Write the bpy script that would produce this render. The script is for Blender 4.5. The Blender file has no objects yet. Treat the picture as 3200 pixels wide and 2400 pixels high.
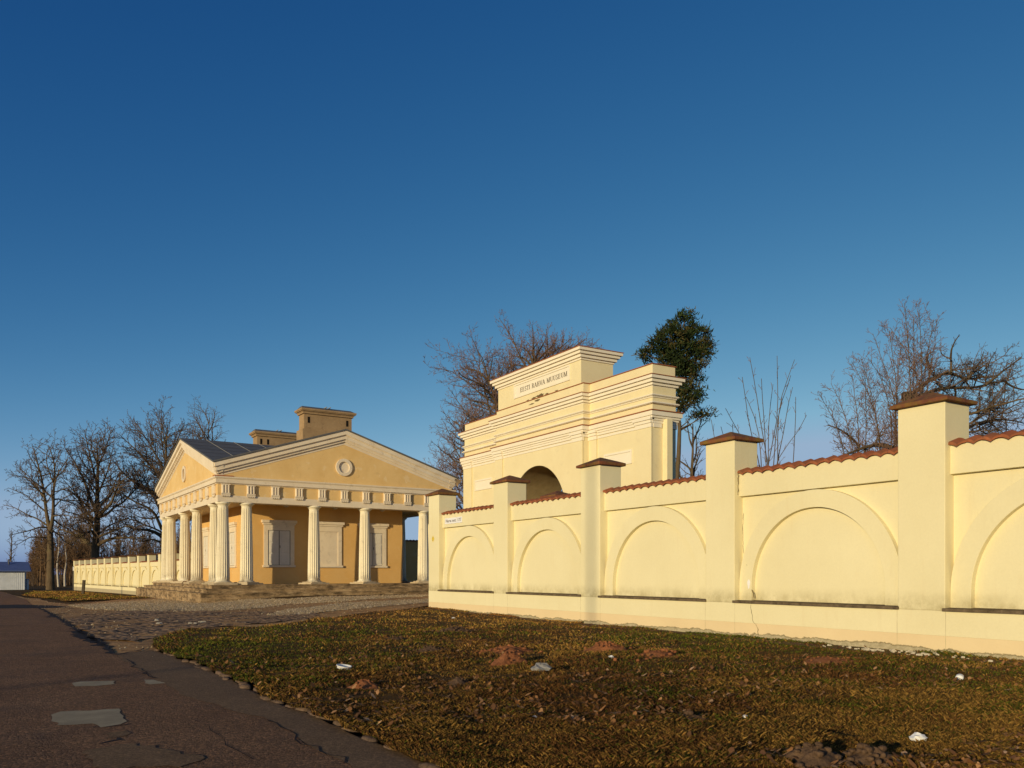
import bpy, math, random
import numpy as np
from mathutils import Vector, Matrix
from mathutils.geometry import delaunay_2d_cdt

S = bpy.context.scene
C = S.collection
R = math.radians
EYE = 1.31

# ------------------------------------------------------------------ camera, sky, sun, exposure
FPX, V0, YAW = 2620.0, 1793.5, R(31)
cam = bpy.data.objects.new('camera', bpy.data.cameras.new('camera'))
C.objects.link(cam)
cam.location = (0, 0, EYE)
cam.rotation_euler = (R(90), 0, -YAW)
cam.data.sensor_width = 36
cam.data.lens = FPX / 3200 * 36
cam.data.shift_y = (V0 - 1200) / 3200
cam.data.clip_end = 6000
S.camera = cam

SUN_AZ, SUN_EL = 27.5, 8.3            # heading of the light (degrees from +X towards +Y), height of the sun
world = bpy.data.worlds.new('World'); S.world = world; world.use_nodes = True
wn = world.node_tree.nodes; wl = world.node_tree.links
bg = wn['Background']
sky = wn.new('ShaderNodeTexSky'); sky.sky_type = 'NISHITA'; sky.sun_disc = False
sky.sun_elevation = R(SUN_EL)
sd = (-math.cos(R(SUN_AZ)), -math.sin(R(SUN_AZ)))
sky.sun_rotation = math.atan2(sd[0], sd[1])
sky.altitude = 100; sky.air_density = 0.6; sky.dust_density = 1.0; sky.ozone_density = 2.0
SKY_K = 0.15
def wmath(op, a, b):
    n = wn.new('ShaderNodeMath'); n.operation = op
    for k, v in ((0, a), (1, b)):
        if isinstance(v, float): n.inputs[k].default_value = v
        else: wl.new(v, n.inputs[k])
    return n.outputs[0]
sp_ = wn.new('ShaderNodeSeparateColor'); cb_ = wn.new('ShaderNodeCombineColor'); wl.new(sky.outputs[0], sp_.inputs[0])
for k, (gam, gain) in enumerate(((2.2, 5.2), (1.37, 1.30), (1.0, 1.0))):      # deeper zenith, as a clear polarised evening sky
    q = wmath('MINIMUM', wmath('MULTIPLY', sp_.outputs[k], SKY_K), .45)
    q = wmath('MULTIPLY', wmath('POWER', q, gam), gain/SKY_K)
    if k == 0: red_ = q; continue
    if k == 1: green_ = wmath('MULTIPLY', q, SKY_K); wl.new(wmath('MINIMUM', red_, wmath('MULTIPLY', q, .70)), cb_.inputs[0])
    if k == 2: q = wmath('MULTIPLY', wmath('POWER', green_, .56), .955/SKY_K)
    wl.new(q, cb_.inputs[k])
wl.new(cb_.outputs[0], bg.inputs[0])
bg.inputs[1].default_value = SKY_K
sun = bpy.data.objects.new('sun', bpy.data.lights.new('sun', 'SUN')); C.objects.link(sun)
sun.data.energy = 4.0; sun.data.angle = R(0.5); sun.data.color = (0.99, 0.815, 0.50)
ldir = Vector((math.cos(R(SUN_AZ)) * math.cos(R(SUN_EL)), math.sin(R(SUN_AZ)) * math.cos(R(SUN_EL)), -math.sin(R(SUN_EL))))
sun.rotation_euler = ldir.to_track_quat('-Z', 'Y').to_euler()
S.view_settings.view_transform = 'Standard'; S.view_settings.look = 'None'
S.view_settings.exposure = 0.0; S.view_settings.gamma = 1.0

# ------------------------------------------------------------------ small helpers
CS, SN = math.cos(YAW), math.sin(YAW)
def sst(a, b, x):
    t = min(1.0, max(0.0, (x - a) / (b - a))); return t * t * (3 - 2 * t)
def ground(x, y):
    z = -0.45 * sst(22, 62, y) - 0.30 * sst(66, 84, y) - 0.25 * sst(90, 170, y)
    z += 0.36 * sst(9, 15.5, x) * sst(22, 50, y) * (1 - sst(66, 90, y))
    z -= 0.05 * math.exp(-((x - 9.2) ** 2 + (y - 50.4) ** 2) / 5)
    z += 0.05 * math.exp(-((x - 12.5) ** 2 + (y - 28) ** 2) / 18)
    z -= 0.03 * sst(7, 12, x) * (1 - sst(18, 26, y))
    return z
def ray(u, v):
    a = (u - 1600) / FPX
    return a * CS + SN, CS - a * SN, (V0 - v) / FPX
def onground(u, v, lift=0.0):                 # the spot of ground seen in a direction
    x, y, z = ray(u, v); zz = 0.0
    for _ in range(30):
        t = (zz + lift - EYE) / z; zz = ground(x * t, y * t)
    return x * t, y * t
def at(u, v, t):
    x, y, z = ray(u, v); return Vector((x * t, y * t, z * t + EYE))

class MB:
    def __init__(s): s.v = []; s.f = []
    def add(s, vs, fs):
        o = len(s.v); s.v += [tuple(p) for p in vs]; s.f += [tuple(i + o for i in f) for f in fs]
    def box(s, x0, x1, y0, y1, z0, z1):
        s.add([(x0,y0,z0),(x1,y0,z0),(x1,y1,z0),(x0,y1,z0),(x0,y0,z1),(x1,y0,z1),(x1,y1,z1),(x0,y1,z1)],
              [(3,2,1,0),(4,5,6,7),(0,1,5,4),(1,2,6,5),(2,3,7,6),(3,0,4,7)]); return s
    def prism(s, poly, d0, d1, axis):          # poly in the two other axes; axis 'x': (y,z)  'y': (x,z)  'z': (x,y)
        n = len(poly)
        def P(a, b, d): return (d, a, b) if axis == 'x' else ((a, d, b) if axis == 'y' else (a, b, d))
        vs = [P(a, b, d0) for a, b in poly] + [P(a, b, d1) for a, b in poly]
        area = sum(poly[i][0]*poly[(i+1)%n][1] - poly[(i+1)%n][0]*poly[i][1] for i in range(n))
        flip = (area > 0) != (axis == 'y')
        if d1 < d0: flip = not flip
        A = tuple(range(n)); Bf = tuple(range(n, 2*n))
        fs = []
        fs.append(A[::-1] if flip else A); fs.append(Bf if flip else Bf[::-1])
        for i in range(n):
            j = (i+1) % n
            q = (i, j, n+j, n+i); fs.append(q if flip else q[::-1])
        s.add(vs, fs); return s
    def lathe(s, prof, n, c=(0,0,0)):           # prof: (r,z) going up
        vs = []
        for r, z in prof:
            for k in range(n):
                a = 2*math.pi*k/n; vs.append((c[0]+r*math.cos(a), c[1]+r*math.sin(a), c[2]+z))
        fs = []
        for i in range(len(prof)-1):
            for k in range(n):
                k2 = (k+1) % n; fs.append((i*n+k, i*n+k2, (i+1)*n+k2, (i+1)*n+k))
        fs.append(tuple(range(n))[::-1]); fs.append(tuple((len(prof)-1)*n+k for k in range(n)))
        s.add(vs, fs); return s
    def tube(s, pts, rs, n=6):
        pts = [Vector(p) for p in pts]; vs = []; m = len(pts)
        for i, p in enumerate(pts):
            t = (pts[min(i+1, m-1)] - pts[max(i-1, 0)]).normalized()
            u = t.cross(Vector((0,0,1)) if abs(t.z) < .9 else Vector((1,0,0))).normalized(); w = t.cross(u)
            r = rs[i] if isinstance(rs, (list, tuple)) else rs
            for k in range(n):
                a = 2*math.pi*k/n; vs.append(p + u*(r*math.cos(a)) + w*(r*math.sin(a)))
        fs = [(i*n+k, i*n+(k+1)%n, (i+1)*n+(k+1)%n, (i+1)*n+k) for i in range(m-1) for k in range(n)]
        fs.append(tuple(range(n))[::-1]); fs.append(tuple((m-1)*n+k for k in range(n)))
        s.add(vs, fs); return s
    def build(s, name, mat, parent=None, smooth=False, bevel=0.0):
        me = bpy.data.meshes.new(name); me.from_pydata(s.v, [], s.f); me.update()
        if mat: me.materials.append(mat)
        if smooth: me.polygons.foreach_set('use_smooth', [True]*len(me.polygons))
        o = bpy.data.objects.new(name, me); C.objects.link(o)
        if parent: o.parent = parent
        if bevel:
            b = o.modifiers.new('bevel', 'BEVEL'); b.width = bevel; b.segments = 2; b.limit_method = 'ANGLE'; b.angle_limit = R(40)
        return o

def np_obj(name, V, F, mat, parent=None, smooth=False, col=None):
    V = np.asarray(V, np.float32); F = np.asarray(F, np.int32); k = F.shape[1]
    me = bpy.data.meshes.new(name)
    me.vertices.add(len(V)); me.vertices.foreach_set('co', V.ravel())
    me.loops.add(F.size); me.loops.foreach_set('vertex_index', F.ravel())
    me.polygons.add(len(F)); me.polygons.foreach_set('loop_start', np.arange(0, F.size, k, dtype=np.int32))
    if smooth: me.polygons.foreach_set('use_smooth', np.ones(len(F), bool))
    me.update(calc_edges=True)
    if col is not None:
        a = me.attributes.new('tone', 'FLOAT_COLOR', 'FACE')
        a.data.foreach_set('color', np.concatenate([col, np.ones((len(col),1))], 1).astype(np.float32).ravel())
    me.materials.append(mat)
    o = bpy.data.objects.new(name, me); C.objects.link(o)
    if parent: o.parent = parent
    return o
def tag(o, label, cat, group=None):
    o['label'] = label; o['category'] = cat
    if group: o['group'] = group
    return o
def thing(name, label, cat, loc=(0,0,0), rz=0.0, group=None):
    o = bpy.data.objects.new(name, None); C.objects.link(o); o.empty_display_size = .3
    o.location = loc; o.rotation_euler = (0,0,rz)
    return tag(o, label, cat, group)
def struct(o): o['kind'] = 'structure'; return o
def stuff(o): o['kind'] = 'stuff'; return o
def copy_tree(o, parent=None):
    c = o.copy(); C.objects.link(c)
    if parent: c.parent = parent
    for ch in [k for k in o.children]: copy_tree(ch, c)
    return c

# ------------------------------------------------------------------ materials
class NT:
    def __init__(s, name, rough=0.85, spec=0.25):
        s.m = bpy.data.materials.new(name); s.m.use_nodes = True
        s.t = s.m.node_tree; s.n = s.t.nodes; s.l = s.t.links
        s.b = s.n['Principled BSDF']; s.b.inputs['Roughness'].default_value = rough
        s.b.inputs['Specular IOR Level'].default_value = spec
        s.geo = s.n.new('ShaderNodeNewGeometry').outputs['Position']
    def noise(s, scale, detail=4, rough=.6, vec=None, dist=0.0):
        n = s.n.new('ShaderNodeTexNoise'); n.inputs['Scale'].default_value = scale; n.inputs['Detail'].default_value = detail
        n.inputs['Roughness'].default_value = rough; n.inputs['Distortion'].default_value = dist
        s.l.new(vec or s.geo, n.inputs['Vector']); return n.outputs['Fac']
    def voro(s, scale, feature='F1', vec=None, out='Distance'):
        n = s.n.new('ShaderNodeTexVoronoi'); n.feature = feature; n.inputs['Scale'].default_value = scale
        s.l.new(vec or s.geo, n.inputs['Vector']); return n.outputs[out]
    def scalevec(s, k):
        n = s.n.new('ShaderNodeVectorMath'); n.operation = 'MULTIPLY'; n.inputs[1].default_value = k
        s.l.new(s.geo, n.inputs[0]); return n.outputs[0]
    def ramp(s, fac, stops):
        n = s.n.new('ShaderNodeValToRGB'); e = n.color_ramp.elements
        while len(e) < len(stops): e.new(.5)
        for i, (p, c) in enumerate(stops):
            e[i].position = p; e[i].color = (c, c, c, 1) if isinstance(c, (int, float)) else (*c, 1)
        s.l.new(fac, n.inputs[0]); return n.outputs[0]
    def mix(s, fac, a, b, mode='MIX'):
        n = s.n.new('ShaderNodeMix'); n.data_type = 'RGBA'; n.blend_type = mode
        for sock, v in ((n.inputs[0], fac), (n.inputs[6], a), (n.inputs[7], b)):
            if isinstance(v, (int, float)): sock.default_value = v if sock.type == 'VALUE' else (v, v, v, 1)
            elif isinstance(v, tuple): sock.default_value = (*v, 1)
            else: s.l.new(v, sock)
        return n.outputs[2]
    def math(s, op, a, b=0.0):
        n = s.n.new('ShaderNodeMath'); n.operation = op; n.use_clamp = False
        for k, v in ((0, a), (1, b)):
            if isinstance(v, (int, float)): n.inputs[k].default_value = v
            else: s.l.new(v, n.inputs[k])
        return n.outputs[0]
    def zval(s, k=2):
        n = s.n.new('ShaderNodeSeparateXYZ'); s.l.new(s.geo, n.inputs[0]); return n.outputs[k]
    def mapr(s, v, a, b, c=0.0, d=1.0):
        n = s.n.new('ShaderNodeMapRange'); n.interpolation_type = 'SMOOTHSTEP'
        for i, k in enumerate((v, a, b, c, d)):
            if isinstance(k, (int, float)): n.inputs[i].default_value = k
            else: s.l.new(k, n.inputs[i])
        return n.outputs[0]
    def attr(s, name):
        n = s.n.new('ShaderNodeAttribute'); n.attribute_name = name; return n.outputs['Color']
    def out(s, col, bump=None, strength=.3, dist=.02):
        if isinstance(col, tuple): s.b.inputs['Base Color'].default_value = (*col, 1)
        else: s.l.new(col, s.b.inputs['Base Color'])
        if bump is not None:
            n = s.n.new('ShaderNodeBump'); n.inputs['Strength'].default_value = strength; n.inputs['Distance'].default_value = dist
            s.l.new(bump, n.inputs['Height']); s.l.new(n.outputs[0], s.b.inputs['Normal'])
        return s.m

def plaster(name, a, b, stain=(.35,.27,.16), amt=.35, sc=.8, bump=.25, patches=None):
    t = NT(name, .9, .15)
    big = t.ramp(t.noise(sc, 6, .65), [(.3, a), (.72, b)])
    fine = t.noise(30, 4, .7)
    k = t.ramp(t.noise(sc*2.3, 8, .72, dist=.4), [(.56, 0.0), (.78, amt)])
    c = t.mix(k, big, stain)
    if patches:
        k2 = t.ramp(t.noise(1.6, 5, .6), [(.60, 0.0), (.64, 1.0)]); c = t.mix(t.math('MULTIPLY', k2, .5), c, patches)
    c = t.mix(.10, c, t.ramp(fine, [(.3, .3), (.7, 1.0)]), 'MULTIPLY')
    return t.out(c, t.mix(.6, fine, t.noise(3, 4)), bump, .015)

def wall_plaster(name, a, b, zl):              # painted plaster with algae above the ledge
    t = NT(name, .88, .2)
    c = t.ramp(t.noise(.45, 5, .6), [(.3, a), (.75, b)])
    str_ = t.noise(1.0, 6, .7, vec=t.scalevec((6, 6, .7)))
    c = t.mix(t.ramp(str_, [(.55, 0.0), (.85, .25)]), c, (.62, .47, .24))
    zz = t.zval()
    low = t.math('MULTIPLY', t.mapr(zz, zl+.34, zl, 0, 1), t.mapr(zz, zl-.06, zl-.02, 0, 1))
    alg = t.math('MULTIPLY', low, t.ramp(t.noise(2.2, 6, .75), [(.34, 0.0), (.62, 1.0)]))
    c = t.mix(t.math('MULTIPLY', alg, .55), c, (.26, .20, .07))
    fine = t.noise(26, 5, .7)
    c = t.mix(.08, c, t.ramp(fine, [(.3, .35), (.7, 1.0)]), 'MULTIPLY')
    return t.out(c, t.mix(.35, fine, t.noise(1.4, 4)), .22, .02)

M = {}
M['wall'] = wall_plaster('cream_wall_paint', (.735,.65,.395), (.81,.725,.455), .735)
M['wall_far'] = wall_plaster('cream_far_wall_paint', (.76,.655,.385), (.80,.71,.435), -.04)
M['gate'] = plaster('cream_gate_paint', (.765,.65,.385), (.815,.71,.435), amt=.2)
M['gate_trim'] = plaster('white_gate_trim', (.82,.73,.56), (.86,.78,.62), amt=.12)
M['trim'] = plaster('cream_trim', (.70,.58,.42), (.80,.69,.52), (.34,.26,.17), .7, 1.0)
def m_column():
    t = NT('column_paint', .9, .15)
    c = t.ramp(t.noise(1.0, 6, .65), [(.3, (.76,.68,.50)), (.72, (.82,.74,.55))])
    c = t.mix(t.ramp(t.noise(3.0, 8, .72, dist=.4), [(.56, 0.0), (.78, .5)]), c, (.30,.25,.16))
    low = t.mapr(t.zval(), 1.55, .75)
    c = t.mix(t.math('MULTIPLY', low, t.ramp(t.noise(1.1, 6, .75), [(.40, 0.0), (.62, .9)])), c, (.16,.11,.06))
    return t.out(c, t.noise(30, 4, .7), .25, .015)
M['column'] = m_column()
M['ochre'] = plaster('ochre_plaster', (.68,.40,.13), (.74,.47,.18), (.80,.62,.34), .45, .7)
M['ochre_pale'] = plaster('pale_ochre_plaster', (.70,.46,.18), (.78,.55,.25), (.45,.28,.11), .5, .9, patches=(.80,.62,.36))
M['shutter'] = plaster('shutter_paint', (.66,.60,.50), (.72,.66,.55), (.45,.34,.2), .3, 2.0)
M['chimney'] = plaster('chimney_plaster', (.30,.195,.10), (.42,.28,.145), (.12,.08,.05), .8, 1.2, .5)

def m_step():
    t = NT('stained_step_stone', .95, .1)
    c = t.ramp(t.noise(1.1, 8, .72), [(.30, (.17,.11,.06)), (.50, (.36,.245,.13)), (.72, (.52,.38,.22))])
    d = t.ramp(t.noise(1.0, 7, .75, vec=t.scalevec((1.3,1.3,5.0))), [(.44, 0.0), (.62, .85)])
    c = t.mix(d, c, (.06,.042,.026))
    return t.out(c, t.noise(9, 8, .75), .7, .05)
M['step'] = m_step()
def m_plinth():
    t = NT('grey_plinth_paint', .9, .15)
    c = t.ramp(t.noise(.7, 6, .6), [(.3, (.69,.535,.31)), (.7, (.76,.60,.35))])
    z = t.zval(); edge = t.math('ADD', z, t.math('MULTIPLY', t.noise(1.3, 7, .7), -.34))
    low = t.mapr(edge, -.115, -.13)
    c = t.mix(low, c, t.ramp(t.noise(14, 6, .7), [(.3, (.30,.25,.15)), (.7, (.52,.44,.28))]))
    rim = t.math('MULTIPLY', t.mapr(edge, -.10, -.118), t.mapr(edge, -.14, -.12))
    c = t.mix(t.math('MULTIPLY', rim, .8), c, (.16,.13,.06))
    return t.out(c, t.mix(.5, t.noise(22, 5), low), .4, .03)
M['plinth'] = m_plinth()
def m_tile(name, a, b, moss, amt):
    t = NT(name, .8, .25)
    c = t.ramp(t.noise(2.0, 7, .7), [(.3, a), (.7, b)])
    c = t.mix(t.ramp(t.noise(3.1, 8, .75), [(.45, 0.0), (.62, amt)]), c, moss)
    c = t.mix(t.ramp(t.noise(7, 6, .8), [(.55, 0.0), (.7, .6)]), c, (.07,.05,.03))
    return t.out(c, t.noise(20, 6, .7), .4, .02)
M['tile'] = m_tile('clay_tile', (.26,.075,.03), (.38,.12,.045), (.16,.08,.035), .6)
M['cap'] = m_tile('mossy_clay_cap', (.095,.036,.02), (.25,.085,.034), (.21,.13,.02), .85)
M['redline'] = m_tile('red_drip_tile', (.30,.085,.035), (.40,.13,.05), (.20,.09,.04), .4)
def m_plain(name, a, b, rough=.6, sc=4, spec=.4, bump=.1, metal=0.0):
    t = NT(name, rough, spec); t.b.inputs['Metallic'].default_value = metal
    return t.out(t.ramp(t.noise(sc, 5, .65), [(.3, a), (.7, b)]), t.noise(sc*6, 4), bump, .01)
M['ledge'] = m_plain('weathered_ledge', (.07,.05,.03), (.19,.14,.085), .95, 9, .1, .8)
M['roof'] = m_plain('grey_roof_sheet', (.10,.10,.102), (.15,.147,.145), .75, 1.2, .15, .1)
M['seam'] = m_plain('roof_seam', (.20,.19,.16), (.30,.28,.23), .5, 3, .4)
M['soffit'] = plaster('dark_arch_plaster', (.30,.22,.10), (.42,.31,.15), (.16,.11,.05), .7, 1.5, .8)  # arch lining, darker than the gate paint
M['black'] = m_plain('black_void', (.008,.007,.006), (.02,.016,.012), .9, 5, .1)
M['dark'] = m_plain('dark_metal', (.03,.03,.032), (.055,.05,.05), .5, 5)
M['lampglass'] = m_plain('lamp_glass', (.45,.40,.33), (.55,.5,.42), .35, 5)
M['letter'] = m_plain('letter_paint', (.10,.08,.06), (.15,.125,.095), .8, 5)
M['signwhite'] = m_plain('sign_white', (.80,.77,.74), (.84,.82,.79), .4, 2)
M['signgrey'] = m_plain('sign_lettering', (.10,.09,.09), (.16,.14,.14), .5, 5)
M['yellow'] = m_plain('yellow_paint', (.70,.50,.03), (.78,.58,.06), .7, 6)
M['brick'] = m_plain('bare_brick', (.32,.10,.04), (.45,.15,.06), .9, 9, .1, .5)
M['joint'] = m_plain('joint_line', (.40,.33,.19), (.58,.49,.29), .95, 5, .05)
M['crack'] = m_plain('crack_brown', (.10,.07,.035), (.20,.15,.08), .95, 12, .05)  # plain brown of the plaster cracks and weathered flakes
M['white_litter'] = m_plain('litter_white', (.70,.69,.66), (.82,.80,.76), .6, 9)
M['rubble'] = m_plain('plaster_bits', (.38,.32,.22), (.62,.55,.42), .9, 9)
M['grey_litter'] = m_plain('litter_grey', (.16,.15,.14), (.36,.34,.31), .6, 14, .3, .6)
M['post'] = m_plain('weathered_wood', (.05,.04,.028), (.11,.08,.05), .9, 8, .1, .5)
M['shed_wall'] = m_plain('shed_sheet', (.40,.42,.45), (.52,.54,.57), .45, 2)
M['shed_roof'] = m_plain('blue_roof_sheet', (.07,.10,.22), (.10,.13,.28), .4, 2)

def m_bark(name, a, b, moss=None):
    t = NT(name, .95, .1)
    c = t.ramp(t.noise(1.0, 6, .7, vec=t.scalevec((5,5,1.2))), [(.3, a), (.7, b)])
    if moss: c = t.mix(t.ramp(t.noise(.9, 5, .7), [(.5, 0.0), (.65, .5)]), c, moss)
    return t.out(c, t.noise(1.0, 6, .7, vec=t.scalevec((9,9,2))), .6, .05)
M['bark'] = m_bark('oak_bark', (.075,.052,.030), (.16,.112,.065), (.12,.105,.045))
M['twig'] = m_bark('bare_twigs', (.095,.064,.042), (.17,.115,.075))
M['twig_red'] = m_bark('reddish_twigs', (.15,.085,.06), (.25,.15,.10))
M['wood'] = m_bark('wood_edge_twigs', (.11,.065,.035), (.19,.115,.06))
M['birch'] = m_bark('birch_bark', (.35,.30,.24), (.55,.49,.40))
def m_attr(name, rough=.9, tr=0.0):
    t = NT(name, rough, .12); c = t.attr('tone')
    c = t.mix(.25, c, t.ramp(t.noise(40, 3), [(.3, .4), (.7, 1.2)]), 'MULTIPLY')
    t.out(c)
    return t.m
M['blade'] = m_attr('grass_blades'); M['leaf'] = m_attr('dry_leaves'); M['needle'] = m_attr('conifer_sprays')

def m_asphalt():
    t = NT('old_asphalt', .9, .2)
    c = t.ramp(t.noise(.8, 7, .7), [(.3, (.165,.080,.036)), (.7, (.25,.130,.062))])
    g = t.voro(52); c = t.mix(.85, c, t.ramp(t.voro(52, out='Color'), [(.1, .45), (.55, .95), (.9, 1.9)]), 'MULTIPLY')
    c = t.mix(t.ramp(t.noise(160, 2), [(.60, 0.0), (.66, .7)]), c, (.46,.31,.19))
    c = t.mix(t.ramp(t.noise(.5, 5, .7), [(.52, 0.0), (.7, .55)]), c, (.085,.058,.045))
    return t.out(c, t.math('ADD', t.noise(140, 4, .8), t.math('MULTIPLY', g, -1.2)), .9, .02)
def m_strip():
    t = NT('grey_asphalt', .9, .2)
    c = t.ramp(t.noise(1.0, 7, .7), [(.3, (.145,.084,.040)), (.7, (.215,.130,.064))])
    c = t.mix(.75, c, t.ramp(t.voro(70, out='Color'), [(.1, .5), (.55, .95), (.9, 1.7)]), 'MULTIPLY')
    return t.out(c, t.noise(120, 4, .8), .8, .012)
def m_patch():
    t = NT('concrete_patch', .95, .15)
    c = t.ramp(t.noise(3, 7, .7), [(.3, (.28,.215,.125)), (.7, (.46,.36,.215))])
    c = t.mix(t.ramp(t.voro(70), [(.08, .75), (.2, 0.0)]), c, (.10,.08,.06))
    return t.out(c, t.noise(90, 5, .8), .4, .008)
def m_gravel():
    t = NT('pale_gravel', .95, .15)
    c = t.ramp(t.voro(22, out='Color'), [(0.1, (.62,.40,.15)), (.9, (.95,.71,.32))])
    c = t.mix(t.ramp(t.noise(.55, 6, .7), [(.42, 0.0), (.62, .75)]), c, (.52,.31,.13))
    return t.out(c, t.voro(22), 1.0, .09)
def m_dirt():
    t = NT('trodden_dirt', .95, .1)
    c = t.ramp(t.noise(.6, 8, .72), [(.3, (.31,.165,.065)), (.55, (.47,.265,.11)), (.75, (.58,.345,.15))])
    c = t.mix(t.ramp(t.noise(1.5, 7, .75), [(.50, 0.0), (.62, .6)]), c, (.07,.05,.04))
    return t.out(c, t.noise(5, 8, .75), .9, .06)
def m_cobble():
    t = NT('cobbled_apron', .95, .15)
    v = t.voro(5.5); c = t.ramp(v, [(.0, (.42,.26,.14)), (.42, (.32,.195,.105)), (.62, (.07,.045,.03))])
    c = t.mix(t.ramp(t.noise(.7, 6, .7), [(.42, 0.0), (.60, .8)]), c, (.38,.23,.12))
    return t.out(c, t.math('ADD', t.math('MULTIPLY', v, -1.0), t.math('MULTIPLY', t.noise(2.2, 6, .7), .8)), 1.0, .12)
def m_turf():
    t = NT('thin_turf', .95, .1)
    c = t.ramp(t.noise(.9, 8, .75), [(.28, (.040,.026,.008)), (.5, (.10,.055,.015)), (.74, (.19,.105,.03))])
    c = t.mix(t.ramp(t.noise(6, 6, .75), [(.4, 0.0), (.65, .7)]), c, (.05,.03,.014))
    return t.out(c, t.noise(16, 7, .8), 1.0, .06)
def m_soil():
    t = NT('red_soil', .95, .1)
    c = t.ramp(t.noise(9, 6, .7), [(.3, (.17,.062,.026)), (.7, (.38,.15,.06))])
    return t.out(c, t.noise(22, 6, .75), .8, .03)
M['asphalt'] = m_asphalt(); M['strip'] = m_strip(); M['patch'] = m_patch(); M['gravel'] = m_gravel()
M['dirt'] = m_dirt(); M['cobble'] = m_cobble(); M['turf'] = m_turf(); M['soil'] = m_soil()
M['darksoil'] = m_plain('dark_soil', (.07,.042,.026), (.15,.09,.05), .95, 12, .1, .9)
M['kerb'] = m_plain('kerb_stone', (.075,.05,.033), (.19,.125,.085), .95, 18, .1, .9)
M['road_dark'] = m_plain('dark_cracks_and_marks', (.022,.018,.018), (.045,.036,.032), .9, 9, .1, .3)


# ------------------------------------------------------------------ ground and roads
def base_ground():
    rs = [0.0, .6] ; 
    while rs[-1] < 4000: rs.append(rs[-1] + max(.45, min(rs[-1]*.045, 300)))
    na = 240; V = [(0,0,-.03)]; F = []
    for r in rs[1:]:
        for k in range(na):
            a = 2*math.pi*k/na; x, y = r*math.cos(a), r*math.sin(a); V.append((x, y, ground(x, y) - .03))
    for k in range(na): F.append((0, 1+k, 1+(k+1) % na))
    for i in range(len(rs)-2):
        for k in range(na):
            a, b = 1+i*na+k, 1+i*na+(k+1) % na; F.append((a, a+na, b+na, b))
    mb = MB(); mb.v = V; mb.f = F
    return struct(mb.build('ground', M['turf'], smooth=True))
base_ground()

def inside(p, poly):
    x, y = p; c = False; n = len(poly)
    for i in range(n):
        x0, y0 = poly[i]; x1, y1 = poly[(i+1) % n]
        if (y0 > y) != (y1 > y) and x < (x1-x0)*(y-y0)/(y1-y0)+x0: c = not c
    return c
def inside_np(P, poly):
    P = np.asarray(P, float); x, y = P[:,0], P[:,1]; c = np.zeros(len(P), bool); n = len(poly)
    for i in range(n):
        x0, y0 = poly[i]; x1, y1 = poly[(i+1) % n]
        if y0 != y1: c ^= ((y0 > y) != (y1 > y)) & (x < (x1-x0)*(y-y0)/(y1-y0)+x0)
    return c
def rough(poly, step, amp, rng, keep=()):
    out = []
    for i in range(len(poly)):
        a, b = Vector(poly[i]), Vector(poly[(i+1) % len(poly)]); L = (b-a).length
        d = min(a.length, b.length); st = max(step, d*.012); n = max(1, min(80, int(L/st)))
        nrm = Vector((-(b-a).y, (b-a).x)).normalized() if L > 0 else Vector((0,0))
        for k in range(n):
            p = a.lerp(b, k/n)
            if not (k == 0 and i in keep): p = p + nrm*rng.uniform(-amp, amp)
            out.append((p.x, p.y))
    return out
def sheet(name, outline, lift, mat, cell, seed, amp=.0, step=.5, hump=None, dome=0.0):
    rng = random.Random(seed); poly = rough(outline, step, amp, rng) if amp else outline
    xs = [p[0] for p in poly]; ys = [p[1] for p in poly]; pts = list(poly); n = len(poly)
    y = min(ys); cand = []
    while y < max(ys):
        x = min(xs)
        cc = max(cell, .03*math.hypot(max(min(0, max(xs)), min(xs)), y))
        while x < max(xs):
            cand.append((x + rng.uniform(-.3,.3)*cc, y + rng.uniform(-.3,.3)*cc))
            x += cc
        y += cc
    pts += [c for c, k in zip(cand, inside_np(cand, poly)) if k]
    r = delaunay_2d_cdt([Vector(p) for p in pts], [(i, (i+1) % n) for i in range(n)], [], 0, 1e-4)
    vs = []
    for p in r[0]:
        z = ground(p.x, p.y) + lift
        if hump: z += hump(p.x, p.y)
        vs.append((p.x, p.y, z))
    fs = []
    Q = np.array([(p.x, p.y) for p in r[0]])
    for f, k in zip(r[2], inside_np(Q[np.array([list(f) for f in r[2]])].mean(1), poly)):
        if k:
            a, b, c = [r[0][i] for i in f]
            fs.append(tuple(f) if (b-a).cross(c-a) > 0 else tuple(f)[::-1])
    mb = MB(); mb.v = vs; mb.f = fs
    return mb.build(name, mat, smooth=True), poly

G = onground
KERB_PX = [(481,2035),(590,2074),(700,2118),(836,2188),(928,2226),(1089,2292),(1285,2378),(1400,2425)]
kerb = [G(*p) for p in KERB_PX]
kerb += [(kerb[-1][0]+.55, kerb[-1][1]-1.15), (kerb[-1][0]+1.5, kerb[-1][1]-3.4), (kerb[-1][0]+2.6, kerb[-1][1]-6.5)]
edge = [G(*p) for p in [(440,2022),(354,2046),(318,2013),(253,1977),(203,1945),(159,1919),(108,1894),(65,1869),(14,1851),(-60,1842)]]
road_poly = kerb[::-1] + edge[1:] + [(-2.5, 88), (-3.5, 150), (-11, 150), (-9, 80), (-8.0, 40), (-7.5, 10), (-7.0, -8)]
struct(sheet('road', road_poly, .012, M['asphalt'], 1.1, 3, .05, .25)[0])
# greyer repair strip along the kerb
seam = [G(*p) for p in [(354,2046),(420,2086),(480,2122),(564,2173),(700,2215),(846,2255),(922,2302),(1010,2353),(1061,2375),(1120,2420)]]
strip_poly = kerb[7::-1] + seam
struct(sheet('road_repair_strip', [(a, b) for a, b in strip_poly], .0158, M['strip'], .7, 4, .035, .18)[0])
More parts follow.
